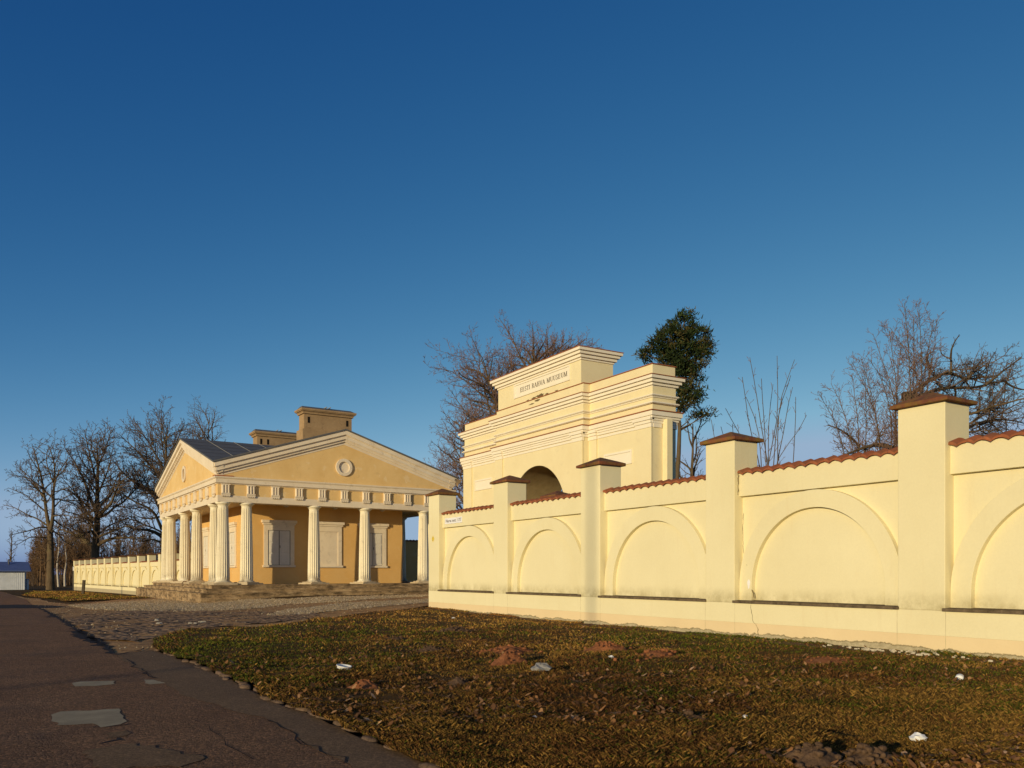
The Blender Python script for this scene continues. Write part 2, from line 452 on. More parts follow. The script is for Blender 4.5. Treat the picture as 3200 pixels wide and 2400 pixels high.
# apron in front of the gate: dirt, cobbles, pale gravel
drive_poly = [G(*p) for p in [(400,2066),(495,2056),(505,2015),(540,1978),(640,1970),(796,1963),(921,1947),(1080,1925),(1301,1899),(1338,1893)]] + [(13.9,29.2),(24.0,33),(30,33),(30,44),(24,46),(23.5,51)] + \
    [G(*p) for p in [(1180,1870),(900,1876),(620,1886),(560,1868),(424,1868),(300,1881),(217,1888),(150,1880),(80,1868)]] + edge[:0:-1]
struct(sheet('gate_drive', drive_poly, .006, M['dirt'], .8, 5, .10, .4)[0])
cob_poly = [G(*p) for p in [(262,1975),(300,2000),(420,2010),(560,1972),(800,1952),(1000,1930),(1000,1912),(760,1914),(560,1908),(400,1910),(250,1922),(215,1940)]]
def cobhump(x, y): return .03*math.sin(x*4.1+1.3*math.sin(y*2.3))*math.sin(y*3.7+1.1*math.sin(x*1.9))
struct(sheet('cobbled_strip', cob_poly, .016, M['cobble'], .28, 6, .16, .35, cobhump)[0])
gr_poly = [G(*p) for p in [(215,1893),(300,1887),(420,1879),(540,1867),(590,1866),(622,1884),(720,1874),(900,1872),(1100,1864),(1340,1859),(1344,1864),(1180,1872),(1060,1882),(900,1888),(760,1905),(600,1912),(430,1911),(280,1904)]]
struct(sheet('gravel', gr_poly, .016, M['gravel'], .45, 7, .10, .3)[0])
gr2 = [G(*p) for p in [(1060,1886),(1200,1880),(1338,1873),(1338,1884),(1200,1895),(1060,1908),(900,1926),(830,1924),(900,1906)]]
struct(sheet('gravel', gr2, .014, M['gravel'], .45, 8, .08, .3)[0])
def pebbles(poly, n, seed, k_=1.0):
    rng = np.random.default_rng(seed); pa = np.array(poly); lo, hi = pa.min(0), pa.max(0)
    P = scatter_box(rng, lo, hi, poly, n); n = len(P); z = np.array([ground(a, b) for a, b in P]) + .012
    s = k_*rng.uniform(.018, .05, n)*(1+.5*(rng.random(n) < .1)); an = rng.uniform(0, 6.28, n); v = np.empty((n, 5, 3))
    for k, (a, b, h) in enumerate(((-1,-.7,0),(.8,-.9,0),(1,.7,0),(-.7,.9,0),(.1,-.05,.85))):
        a2 = a*rng.uniform(.7,1.2,n); b2 = b*rng.uniform(.7,1.2,n)
        v[:,k,0] = P[:,0] + s*(a2*np.cos(an)-b2*np.sin(an)); v[:,k,1] = P[:,1] + s*(a2*np.sin(an)+b2*np.cos(an)); v[:,k,2] = z + s*h*rng.uniform(.6,1.3,n) - (.01 if h == 0 else 0)
    b0 = np.arange(n)*5; F = np.concatenate([np.stack([b0+i, b0+(i+1) % 4, b0+4], 1) for i in range(4)])
    pal = np.array([(.66,.48,.25),(.54,.38,.19),(.80,.62,.36),(.45,.30,.15),(.62,.43,.24)]); col = pal[rng.integers(0, 5, n)]*(.8+.4*rng.random((n,1)))*(.4+.6*k_)
    o = np_obj('loose_gravel', v.reshape(-1,3), F, M['leaf'], col=np.tile(col, (4,1))); o['label'] = 'loose pale stones lying on the gravel'; return stuff(o)
def scatter_box(rng, lo, hi, poly, n):
    out = np.zeros((0,2))
    while len(out) < n:
        P = rng.uniform(lo, hi, (40000, 2)); out = np.concatenate([out, P[inside_np(P, poly)]])
    return out[:n]
pebbles(gr_poly, 26000, 41); pebbles(gr2, 9000, 42); pebbles(drive_poly, 3500, 43, .6)
# verge between the far wall and the road
vg_poly = [G(*p) for p in [(75,1862),(120,1868),(200,1880),(300,1876),(420,1872),(520,1866),(560,1861),(470,1855)]] + [(9.6, 80), (6.9, 112), (2.6, 116), (1.2, 95)]
vobj, vg_poly = sheet('lawn', vg_poly, .03, M['turf'], .8, 9, .12, .5); struct(vobj)
# the lawn in front of the long wall
MOLES = [(1100,2168,.30,.10),(912,1984+130,.16,.05)]
lawn_out = kerb[:] + [(9, -6), (30, -6), (30, 3), (13.36, 3), (13.36, 27.6), (13.2,28.5)] + [G(*p) for p in [(1315,1900),(1290,1903),(1080,1927),(921,1949),(796,1965),(640,1972),(540,1980),(478,2008)]]
def lawnhump(x, y):
    k = 1 - sst(11.3, 12.9, x)
    return .043*k - .012*(1-k) + k*.035*math.sin(x*1.3+.7*math.sin(y*.9))*math.sin(y*1.1+.5*math.sin(x*.8)) + k*.020*math.sin(x*5.1+y*2.2)*math.sin(y*4.3-x*1.4) + k*.014*math.sin(x*9.7-y*3.1)*math.sin(y*11.3+x*2.7)
lobj, lawn_poly = sheet('lawn', lawn_out, .012, M['turf'], .17, 10, .06, .22, lawnhump); struct(lobj)
def lawnz(x, y): return ground(x, y) + .012 + lawnhump(x, y)
# bare earth strip at the foot of the wall
foot = [(12.95,28.2),(12.7,26),(12.9,22),(12.72,18),(12.95,14.5),(12.6,12.5),(12.45,10.5),(12.5,8.6),(12.75,6.5),(12.7,3.2),(13.34,3.2),(13.34,28.2)]
struct(sheet('bare_soil', foot, .022, M['darksoil'], .4, 12, .11, .3, lawnhump)[0])
# concrete patches and dark marks in the road
def patch(px, seed, mat='patch', lift=.0152, amp=.035, name='road_patch'):
    return struct(sheet(name, [G(*p) for p in px], lift, M[mat], .25, seed, amp, .07)[0])
patch([(221,2138),(250,2134),(362,2131),(356,2141),(300,2147),(235,2149)], 21)
patch([(448,2129),(521,2127),(532,2136),(500,2141),(460,2143)], 22)
patch([(170,2238),(188,2230),(372,2219),(383,2230),(394,2255),(409,2259),(380,2270),(320,2278),(290,2266),(175,2272),(165,2252)], 23)
patch([(330,2299),(401,2288),(394,2306),(333,2314)], 24, 'strip')
patch([(250,2362),(330,2340),(420,2330),(520,2346),(640,2375),(560,2402),(300,2410)], 25, 'strip', .0165, .05)
patch([(-40,1892),(60,1890),(160,1893),(215,1898),(160,1901),(-40,1903)], 26, 'road_dark', .018, .06)  # broad dark band across the far end of the road
def crack(px, w, seed, mat='road_dark', lift=.0148, name='crack_and_shadow_line'):
    rng = random.Random(seed); P = [Vector(G(*p)) for p in px]; L = []
    for a, b in zip(P, P[1:]):
        n = max(2, int((b-a).length/.18))
        for k in range(n):
            q = a.lerp(b, k/n); d = (b-a).normalized(); L.append((q + Vector((-d.y, d.x))*rng.uniform(-.05,.05), Vector((-d.y, d.x))))
    mb = MB(); vs = []; fs = []
    for i, (q, nn) in enumerate(L):
        ww = w*rng.uniform(.2, 1.0)
        for s in (-1, 1):
            r = q + nn*(s*ww); vs.append((r.x, r.y, ground(r.x, r.y)+lift))
        if i: fs.append((2*i-2, 2*i-1, 2*i+1, 2*i))
    mb.add(vs, fs); return struct(mb.build(name, M[mat]))
crack([(354,2046),(318,2013),(253,1977),(203,1945),(159,1919),(108,1894)], .11, 1)
crack([(318,2020),(290,2004),(253,1986),(232,1972)], .20, 2)
crack([(846,2255),(922,2302),(960,2330),(1010,2353),(1061,2375),(1100,2410)], .010, 3, lift=.0182)
crack([(354,2050),(420,2037),(470,2025)], .04, 4, lift=.0182)
crack([(390,2062),(420,2086),(480,2122),(500,2126)], .02, 5, lift=.0182)
crack([(150,1928),(180,1920),(214,1917)], .12, 6)
crack([(135,1932),(160,1930),(180,1925)], .18, 7)
crack([(0,1975),(110,1971),(220,1966),(300,1963)], .02, 8)  # line shadow across the road, painted as a thin dark strip
crack([(308,2330),(360,2316),(400,2305)], .03, 9)
crack([(290,2278),(390,2271),(412,2260)], .02, 10)
crack([(600,2250),(680,2300),(740,2350),(800,2395)], .005, 11, lift=.0148)

# kerb stones along the lawn
rng = random.Random(5)
kp = [Vector(p) for p in kerb[:9]]; d = 0.0; acc = []
for a, b in zip(kp, kp[1:]):
    L = (b-a).length; s = 0.0
    while s < L:
        acc.append((a.lerp(b, s/L), (b-a).normalized())); s += rng.uniform(.24, .40)
for q, t in acc:
    if rng.random() < .25: continue
    l, w, h = rng.uniform(.09,.15), rng.uniform(.045,.075), rng.uniform(.028,.05)
    mb = MB(); ns = 10; prof = [(1.0,-.6),(1.02,.2),(.9,.75),(.55,1.0)]; vs = []; 
    jit = [rng.uniform(.7,1.12) for _ in range(ns)]
    for pr, pz in prof:
        for k in range(ns):
            an = 2*math.pi*k/ns; cx, sx = math.cos(an), math.sin(an)
            ex = (abs(cx)**.6)*(1 if cx > 0 else -1); ey = (abs(sx)**.6)*(1 if sx > 0 else -1)
            vs.append((l*pr*ex*jit[k], w*pr*ey*jit[k], h*pz))
    fs = [(i*ns+k, i*ns+(k+1) % ns, (i+1)*ns+(k+1) % ns, (i+1)*ns+k) for i in range(3) for k in range(ns)] + [tuple(3*ns+k for k in range(ns))]
    mb.add(vs, fs); o = mb.build('kerb_stone', M['kerb'], smooth=True)
    nn = Vector((-t.y, t.x)); q = q - nn*rng.uniform(-.10, .03)
    o.location = (q.x, q.y, ground(q.x, q.y) + rng.uniform(.0, .016)); o.rotation_euler = (rng.uniform(-.08,.08), rng.uniform(-.12,.06), math.atan2(t.y, t.x)+rng.uniform(-.2,.2))
    tag(o, 'worn grey kerb stone sunk along the edge between road and lawn', 'kerb stone', 'kerb stones between road and lawn')

# grass blades, dead leaves
def scatter(n, poly, pick, seed):
    rng = np.random.default_rng(seed); out = []
    px = np.array(poly)
    while len(out) < n:
        P = pick(rng, 40000); out.extend(P[inside_np(P, poly)].tolist())
    return np.array(out[:n])
def pick_lawn(rng, m):
    # even spread as seen from the standing point, so near turf gets finer blades
    v = rng.uniform(1893, 2440, m) ; u = rng.uniform(430, 3330, m)
    t = EYE*FPX/(v - V0); t *= 1.0
    a = (u-1600)/FPX; return np.stack([t*(a*CS+SN), t*(CS-a*SN)], 1)
gv = np.random.default_rng(77)
def vnoise(x, y, s, seed):
    r = np.random.default_rng(seed); ph = r.uniform(0, 6.28, (6, 2)); w = r.uniform(-1, 1, (6, 2))*s; o = 0
    for k in range(6): o = o + np.sin(x*w[k,0] + y*w[k,1] + ph[k,0])
    return o/6
def blades(name, P, zf, hmul, seed, label_mat):
    rng = np.random.default_rng(seed); n = len(P); x, y = P[:,0], P[:,1]
    dist = np.hypot(x, y); z = np.array([zf(a, b) for a, b in P])
    clump = vnoise(x, y, 2.6, 5) + .6*vnoise(x, y, 7.5, 6)
    h = (.012 + .024*rng.random(n)**2)*(1+.7*clump)*hmul*(1+.012*dist); h = np.maximum(h, .012)
    w = (.0019 + .0016*rng.random(n))*(1+.10*np.maximum(dist-5, 0))
    an = rng.uniform(0, 6.28, n); lean = rng.uniform(.3, 1.9, n)*h; la = rng.uniform(0, 6.28, n)
    bx, by = np.cos(an)*w, np.sin(an)*w; lx, ly = np.cos(la)*lean, np.sin(la)*lean
    v = np.empty((n, 4, 3)); 
    v[:,0] = np.stack([x-bx, y-by, z-.01], 1); v[:,1] = np.stack([x+bx, y+by, z-.01], 1)
    v[:,2] = np.stack([x+lx*.5+bx*.7, y+ly*.5+by*.7, z+h*.65], 1); v[:,3] = np.stack([x+lx, y+ly, z+h*.95], 1)
    F = np.empty((n*2, 3), np.int32); b = np.arange(n)*4
    F[0::2] = np.stack([b, b+1, b+2], 1); F[1::2] = np.stack([b, b+2, b+3], 1)
    g = np.array([.080,.088,.009]); s = np.array([.27,.15,.034]); br = np.array([.15,.068,.020])
    patchy = np.clip(.40 + .95*vnoise(x, y, .8, 8) + .75*vnoise(x, y, 3.0, 9) + .4*vnoise(x, y, 9.0, 19) - .25*np.clip((dist-14)/18, 0, 1), 0, 1)
    r = rng.random(n)
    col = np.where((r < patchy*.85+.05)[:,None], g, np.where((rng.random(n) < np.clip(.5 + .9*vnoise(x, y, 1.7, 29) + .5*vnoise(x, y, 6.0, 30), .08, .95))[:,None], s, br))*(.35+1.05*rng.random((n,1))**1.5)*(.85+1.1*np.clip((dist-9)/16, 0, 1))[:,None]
    o = np_obj(name, v.reshape(-1,3), F, M['blade'], col=np.repeat(col, 2, 0)); return stuff(o)
P = scatter(300000, lawn_poly, pick_lawn, 1)
blades('grass', P, lawnz, 1.0, 2, None)['label'] = 'short olive and straw grass of the lawn'
def pick_vg(rng, m):
    return np.stack([rng.uniform(0.5, 12, m), rng.uniform(45, 116, m)], 1)
P2 = scatter(14000, vg_poly, pick_vg, 3)
blades('grass', P2, lambda a, b: ground(a, b)+.03, 1.3, 4, None)['label'] = 'grass of the verge before the far wall'
def weeds():
    rng = np.random.default_rng(9); ys = rng.uniform(4, 28, 9000); keep = vnoise(ys, ys*0, 2.2, 33) + .5*vnoise(ys, ys*0, 6, 34) > -.1
    ys = ys[keep]; return np.stack([13.29 - np.abs(rng.normal(0, .09, len(ys))), ys], 1)
blades('wall_foot_weeds', weeds(), lawnz, 1.7, 6, None)['label'] = 'straggly weeds along the foot of the wall'

def leaves(P, seed):
    rng = np.random.default_rng(seed); n = len(P); x, y = P[:,0], P[:,1]; dist = np.hypot(x, y)
    z = np.array([lawnz(a, b) for a, b in P]) + rng.uniform(.008, .035, n)
    l = rng.uniform(.012, .034, n)*(1+.02*dist); an = rng.uniform(0, 6.28, n); ti = rng.uniform(-.8, .8, n); cu = rng.uniform(-.5, .6, n)
    c, s = np.cos(an), np.sin(an); v = np.empty((n, 6, 3))
    shape = [(-1,0,0),(-.2,-.55,.4),(.9,-.35,0),(1.1,.1,.1),(.1,.6,.4),(-.6,.45,.1)]
    for k, (a, b, u) in enumerate(shape):
        v[:,k,0] = x + l*(a*c - b*s); v[:,k,1] = y + l*(a*s + b*c); v[:,k,2] = z + l*(a*ti + u*cu + .15)
    b0 = np.arange(n)*6; F = np.concatenate([np.stack([b0, b0+1, b0+4, b0+5], 1), np.stack([b0+1, b0+2, b0+3, b0+4], 1)])
    pal = np.array([(.30,.14,.05),(.20,.09,.035),(.38,.20,.085),(.12,.058,.025),(.46,.28,.15)])
    col = pal[rng.choice(5, n, p=[.27,.27,.16,.24,.06])]*(.7+.6*rng.random((n,1)))
    o = np_obj('fallen_leaves', v.reshape(-1,3), F, M['leaf'], col=np.concatenate([col, col])); o['label'] = 'dry brown leaves strewn over the lawn'; return stuff(o)
def pick_leaf(rng, m):
    P = pick_lawn(rng, m*3); k = vnoise(P[:,0], P[:,1], 1.4, 15) + .4*rng.random(len(P)) + .25*(P[:,0] > 4) > .12
    return P[k]
leaves(scatter(4200, lawn_poly, pick_leaf, 11), 12)

# ------------------------------------------------------------------ garden walls
PW, BAY = 0.86, 3.91                            # pillar width, clear bay; one module is PW+BAY
MODULE = PW + BAY
def tile_mesh(y0, y1, pitch=.28):
    n = max(1, round((y1-y0)/pitch)); p = (y1-y0)/n; sub = 10; mb = MB()
    rows = [(.085,3.455,.030),(.10,3.475,.034),(.38,3.565,.036),(.66,3.475,.034),(.675,3.455,.030)]
    ny = n*sub+1; top = []; rng = random.Random(int(y0*10)+7)
    offs = [rng.uniform(-.012,.012) for _ in range(n+1)]; lift = [rng.uniform(-.006,.010) for _ in range(n+1)]
    for ri, (x, z, h) in enumerate(rows):
        for k in range(ny):
            f = k/sub; c = abs(math.cos(math.pi*f)); i = min(n-1, int(f)); fr = f-i
            step = .012*(fr if ri in (1,2,3) else 0)
            xo = offs[i]*(1 if ri < 2 else -1 if ri > 2 else 0)
            down = -.05*(1-c)**1.2 if True else 0
            top.append((x+xo, y0+p*f, z + .025 + down + step + lift[i]))
    vs = top + [(a, b, c-.022) for a, b, c in top]; N = len(top); fs = []
    for r in range(len(rows)-1):
        for k in range(ny-1):
            a, b, c, d = r*ny+k, r*ny+k+1, (r+1)*ny+k+1, (r+1)*ny+k
            fs.append((a, d, c, b)); fs.append((N+a, N+b, N+c, N+d))
    for k in range(ny-1):
        fs.append((k, k+1, N+k+1, N+k)); e = (len(rows)-1)*ny; fs.append((e+k, N+e+k, N+e+k+1, e+k+1))
    mb.add(vs, fs); return mb
def arc(cy, cz, r, a0, a1, n): return [(cy+r*math.cos(a0+(a1-a0)*i/n), cz+r*math.sin(a0+(a1-a0)*i/n)) for i in range(n+1)]
def bay_parts(y0, y1, wallm, parent, back=.62):
    cy = (y0+y1)/2; half = (y1-y0)/2; k = half/1.955
    o = []
    o.append(MB().box(.25, back, y0, y1, .66, 3.46).build('wall_panel', wallm, parent))
    ro, ri = 1.95*k, 1.60*k; spring = 2.955-ro
    poly = [(cy-ro, .745)] + arc(cy, spring, ro, math.pi, 0, 48) + [(cy+ro, .745), (cy+ri, .745)] + arc(cy, spring, ri, 0, math.pi, 48) + [(cy-ri, .745)]
    o.append(MB().prism(poly, .14, .254, 'x').build('blind_arch', wallm, parent, bevel=.006))
    o.append(MB().box(.143, .253, y0, y1, 2.97, 3.47).build('frieze_band', wallm, parent, bevel=.006))
    rng = random.Random(int(y0*7)); mb = MB(); n = 14; vs = []
    for i in range(n+1):
        y = y0-.025 + (y1-y0+.05)*i/n; j = rng.uniform(-.006,.006)
        vs += [(-.045+j, y, .692), (-.045+j, y, .742+j*.5), (.27, y, .757), (.27, y, .692)]
    fs = [(4*i+a, 4*i+4+a, 4*i+4+(a+1) % 4, 4*i+(a+1) % 4) for i in range(n) for a in range(4)] + [(3,2,1,0), tuple(4*n+a for a in range(4))]
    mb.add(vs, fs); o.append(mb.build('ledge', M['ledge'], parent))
    o.append(tile_mesh(y0, y1).build('tile_coping', M['tile'], parent, smooth=False))
    return o
def pillar_part(y0, wallm, parent, depth=.70, capseed=1):
    p = MB().box(0, depth, y0, y0+PW, .70, 4.18).build('pillar', wallm, parent, bevel=.012)
    mb = MB(); a, cx, cy = .095, depth/2, y0+PW/2
    rng = random.Random(capseed); z0, z1 = 4.175, 4.245
    b = [(-a,y0-a),(depth+a,y0-a),(depth+a,y0+PW+a),(-a,y0+PW+a)]
    vs = [(x, y, z0) for x, y in b] + [(x, y, z1+rng.uniform(-.01,.012)) for x, y in b] + [(cx-.02, cy, 4.44), (cx+.02, cy, 4.44)]
    fs = [(3,2,1,0),(0,1,5,4),(1,2,6,5),(2,3,7,6),(3,0,4,7),(4,5,9,8),(5,6,9),(6,7,8,9),(7,4,8)]
    mb.add(vs, fs); cp = mb.build('pillar_cap', M['cap'], p, bevel=.012)
    return p
def base_parts(y0, y1, wallm, parent, deep=-.5):
    MB().box(0.002, .70, y0, y1, deep, .28).build('plinth', M['plinth'], parent, bevel=.004)
    MB().box(0, .70, y0, y1, .28, .70).build('base_course', wallm, parent, bevel=.004)

NEAR = [27.25, 22.42, 17.66, 12.91, 8.21, 3.43, -1.35]
wall = thing('garden_wall', 'long cream wall with blind arches, tiled top and capped pillars beside the lawn', 'wall', (13.3, 0, 0), 0, 'cream arcaded garden walls')
base_parts(-1.35, 28.11, M['wall'], wall)
for i, y in enumerate(NEAR):
    pillar_part(y, M['wall'], wall, capseed=i)
    if i: bay_parts(y+PW, NEAR[i-1], M['wall'], wall)
# cracks and flakes in the plaster of the second bay from the right
def wallcrack(pts, x, w, seed, name='plaster_crack'):
    rng = random.Random(seed); L = []
    for (y0, z0), (y1, z1) in zip(pts, pts[1:]):
        n = max(2, int(math.hypot(y1-y0, z1-z0)/.05))
        for k in range(n): L.append((y0+(y1-y0)*k/n + rng.uniform(-.012,.012), z0+(z1-z0)*k/n + rng.uniform(-.01,.01)))
    mb = MB(); vs = []; fs = []
    for i, (y, z) in enumerate(L):
        ww = w*rng.uniform(.3, 1.0); vs += [(x, y-ww, z), (x, y+ww, z)]
        if i: fs.append((2*i-2, 2*i, 2*i+1, 2*i-1))
    mb.add(vs, fs); return mb.build(name, M['crack'], wall)
def W2L(px, X):                                 # wall spot (y,z) on the plane X
    x, y, z = ray(*px); t = X/x; return (y*t, z*t + EYE)
def z7(x, y): return 1800+x*.42194, 1300+y*.42194
wallcrack([W2L(z7(*p), 13.3) for p in [(1293,1400),(1302,1460),(1315,1530),(1345,1560),(1353,1640)]], -.003, .010, 1)
wallcrack([W2L(z7(*p), 13.44) for p in [(1305,1290),(1318,1330),(1325,1370)]], .136, .016, 2)
wallcrack([W2L(z7(*p), 13.55) for p in [(1240,720),(1238,850),(1240,960),(1243,1040)]], .246, .006, 3)
wallcrack([W2L(z7(*p), 13.44) for p in [(1262,1095),(1272,1118)]], .136, .007, 4)
wallcrack([W2L(z7(*p), 13.44) for p in [(1210,440),(1203,500),(1196,560)]], .136, .012, 5)
wallcrack([(12.905, 3.5), (12.90, 3.2), (12.903, 2.95)], .1, .012, 6)
mb = MB(); c0 = W2L(z7(1280,1245), 13.44)
mb.prism([(c0[0]+.035*math.cos(a)*(1+.3*math.sin(3*a)), c0[1]+.10*math.sin(a)) for a in [k*math.pi/7 for k in range(14)]], .134, .139, 'x')
mb.build('plaster_flake', M['signwhite'], wall)
for y in NEAR[1:6]:
    mb = MB()
    for q in (y-.012, y+PW+.012):
        rr = random.Random(int(q*31)); vs = []; fs = []
        for k in range(9): ww = .006*rr.uniform(.3, 1.0); vs += [(-.0012, q-ww, .05+.63*k/8), (-.0012, q+ww, .05+.63*k/8)]
        for k in range(8): fs.append((2*k, 2*k+2, 2*k+3, 2*k+1))
        o = MB(); o.add(vs, fs); o.build('joint_line', M['joint'], wall)
# downpipe behind the end pillar
MB().tube([(.80, 28.0, .3), (.80, 28.0, 4.05)], .055, 10).build('downpipe', M['dark'], wall, smooth=True)

# far wall beyond the gatehouse (same make, further off, turned a little)
K = .9
fw = thing('garden_wall', 'far cream wall with many capped pillars running left from the colonnaded building', 'wall', (0,0,0), 0, 'cream arcaded garden walls')
d = Vector((-math.sin(R(4.9)), math.cos(R(4.9)), 0))
def far_at(u): a = (u-1600)/FPX; t = 22.95/(a+.724); return Vector((t*(a*CS+SN), t*(CS-a*SN), 0))
p0 = far_at(494)
fw.location = (p0.x, p0.y, -.66); fw.rotation_euler = (0,0,R(4.9)); fw.scale = (K,K,K)
nb = 11
base_parts(-3*MODULE-PW, nb*MODULE, M['wall_far'], fw, -.7)
for i in range(-3, nb+1):
    y = i*MODULE - PW
    if i == -3: P0 = pillar_part(y, M['wall_far'], fw, capseed=3); y00 = y
    else:
        c = copy_tree(P0, fw); c.location.y = y - y00
    if i == -2: B0 = bay_parts(y00+PW, y, M['wall_far'], fw); yb = y
    elif i > -2:
        for b in B0:
            c = copy_tree(b, fw); c.location.y = y - yb
# pole and box standing at the far end of it
sp = thing('drain_pole', 'dark vertical pole with a white box at the far end of the far wall', 'pole', tuple(far_at(238.5) - Vector((.35,0,.72))))
MB().tube([(0,0,-.2),(0,0,3.1)], .07, 8).build('pole', M['dark'], sp)
MB().box(-.06,.06,-.24,.24,2.45,3.0).build('box', M['signwhite'], sp, bevel=.02)

# return wall from the end pillar towards the gateway
rw = thing('garden_wall', 'short return wall from the end pillar towards the gateway, mostly hidden behind the long wall', 'wall', (0,0,0), 0, 'cream arcaded garden walls')
def rw_piece(a, b):
    a, b = Vector((*a,0)), Vector((*b,0)); d = b-a; an = math.atan2(-d.x, d.y); L = d.length
    e = bpy.data.objects.new('wall_bay', None); C.objects.link(e); e.parent = rw; e.location = a; e.rotation_euler = (0,0,an)
    MB().box(-.2, .25, 0, L, -.4, 3.44).build('wall_panel', M['gate'], e)
    o = tile_mesh(0, L).build('tile_coping', M['tile'], e); o.location.x = -.36
rw_piece((14.0, 27.55), (17.45, 26.4)); rw_piece((18.0, 26.35), (24.35, 28.5))
p = pillar_part(0, M['gate'], rw, capseed=8); p.location = (17.38, 25.75, 0)
bx = MB().box(17.38, 18.08, 25.75, 25.75+PW, -.4, .70).build('base_course', M['gate'], rw)
# shaded tile-topped wall right of the gatehouse
sw = thing('garden_wall', 'shaded tile-topped wall seen through the right end of the colonnade', 'wall', (23.6, 60.2, 0), R(-88.5), 'cream arcaded garden walls')
MB().box(-.2, .25, 0, 9.5, -.6, 3.85).build('wall_panel', M['ochre'], sw)
o = tile_mesh(0, 9.5).build('tile_coping', M['tile'], sw); o.location = (-.36, 0, .39)
# house number sign on the first bay, painted mark on the end pillar
def text_mesh(body, size, mat, name, parent, depth=.003, squeeze=1.0):
    cu = bpy.data.curves.new(name, 'FONT'); cu.body = body; cu.size = size; cu.extrude = depth
    cu.align_x = 'CENTER'; cu.align_y = 'CENTER'
    tmp = bpy.data.objects.new(name, cu); C.objects.link(tmp)
    me = bpy.data.meshes.new_from_object(tmp.evaluated_get(bpy.context.evaluated_depsgraph_get()))
    bpy.data.objects.remove(tmp); me.materials.clear(); me.materials.append(mat)
    o = bpy.data.objects.new(name, me); C.objects.link(o); o.parent = parent; o.scale = (squeeze, 1, 1); return o
FACE = Matrix(((0,0,-1,0),(-1,0,0,0),(0,1,0,0),(0,0,0,1)))      # text x to -Y, up to +Z, facing -X
y0, za = W2L((1391.5,1618), 13.443); y1, zb = W2L((1445,1612), 13.443); yd = W2L((1429,1615), 13.443)[0]
zt = W2L((1392,1620.5), 13.443)[1]; zl = W2L((1392,1638.5), 13.443)[1]
sg = thing('street_sign', 'white street name plate with house number 177 on the first wall bay', 'sign', (13.436, (y0+y1)/2, (zt+zl)/2))
yc, zc = (y0+y1)/2, (zt+zl)/2; hh = (zt-zl)/2
MB().box(-.012, .003, yd-yc+.012, y0-yc, -hh, hh).build('name_plate', M['signwhite'], sg, bevel=.004)
MB().box(-.012, .003, y1-yc, yd-yc-.012, -hh, hh).build('number_plate', M['signwhite'], sg, bevel=.004)
for body, yy, wid in (('Narva', y0-yc-.32*(y0-yd), .46*(y0-yd)), ('mnt', y0-yc-.77*(y0-yd), .30*(y0-yd)), ('177', (yd+y1)/2-yc, .66*(yd-y1))):
    o = text_mesh(body, hh*1.35, M['signgrey'], 'lettering', sg); w = max(v.co.x for v in o.data.vertices)-min(v.co.x for v in o.data.vertices)
    o.matrix_local = Matrix.Translation((-.014, yy, 0)) @ FACE @ Matrix.Diagonal((wid/w, 1.15, 1, 1))
ym, zm = W2L((1353.3,1684), 13.3)
mk = thing('painted_mark', 'small yellow diamond mark on the face of the end pillar', 'mark', (13.297, ym, zm))
a, b = .105, .125
MB().prism([(-a,0),(0,-b),(a,0),(0,b)], -.004, .0, 'x').build('diamond', M['yellow'], mk)
for q in (-.055, 0, .055): MB().box(-.0065, -.0055, -.022, .022, q-.016, q+.016).build('dark_mark', M['letter'], mk)

# ------------------------------------------------------------------ gatehouse with the colonnade
GA = (10.70, 51.90); GB = .0294; LX, LY = 15.9, 18.5
gh = thing('gatehouse', 'colonnaded gatehouse with pediments, ochre walls and a grey sheet roof', 'building', (*GA, 0), GB)
FL = .67
def chipped(name, x0, x1, y0, y1, z0, z1, seed, mat, parent, amp=.014, cell=.5):
    rng = random.Random(seed); per = []
    def run(a, b):
        n = max(1, int(math.dist(a, b)/cell))
        for k in range(n): per.append((a[0]+(b[0]-a[0])*k/n, a[1]+(b[1]-a[1])*k/n))
    run((x0,y0),(x1,y0)); run((x1,y0),(x1,y1)); run((x1,y1),(x0,y1)); run((x0,y1),(x0,y0))
    n = len(per); mb = MB(); vs = []
    cx, cy = (x0+x1)/2, (y0+y1)/2
    for (z, k) in ((z0, 0), (z0+(z1-z0)*.5, 0), (z1-.015, .6), (z1, 1)):
        for (x, y) in per:
            j = amp*k*(1.6 if rng.random() < .12 else .5)*rng.random()*(1 if k else 0) + amp*.1*rng.random()
            vs.append((x + (j if x < cx else -j)*(1 if abs(x-x0) < .01 or abs(x-x1) < .01 else 0), y + (j if y < cy else -j)*(1 if abs(y-y0) < .01 or abs(y-y1) < .01 else 0), z - (amp*.8*rng.random() if k == 1 else 0)))
    for i in range(3):
        for q in range(n): mb.f.append((i*n+q, i*n+(q+1) % n, (i+1)*n+(q+1) % n, (i+1)*n+q))
    mb.v = vs; mb.f.append(tuple(3*n+q for q in range(n)))
    return mb.build(name, mat, parent)
for k, (o, ye, z0, z1) in enumerate(((1.26, 21.8, -1.0, .20), (.86, 20.5, .195, .44), (.46, 19.1, .435, FL))):
    st = chipped('step', -o+.035, LX+o-.035, -o+.035, ye-.035, z0, z1-.075, k, M['step'], gh, .008)
    chipped('tread', -o, LX+o, -o, ye, z1-.08, z1, 7+k, M['step'], st, .016, .3)
# cella
CE = 2.6
wall_l = MB().box(CE, LX-CE, CE, LY-CE, FL-.05, 6.02).build('cella_wall', M['ochre'], gh)
MB().box(.86, LX-.86, .86, LY-.86, 5.80, 6.0).build('portico_ceiling', M['trim'], gh)
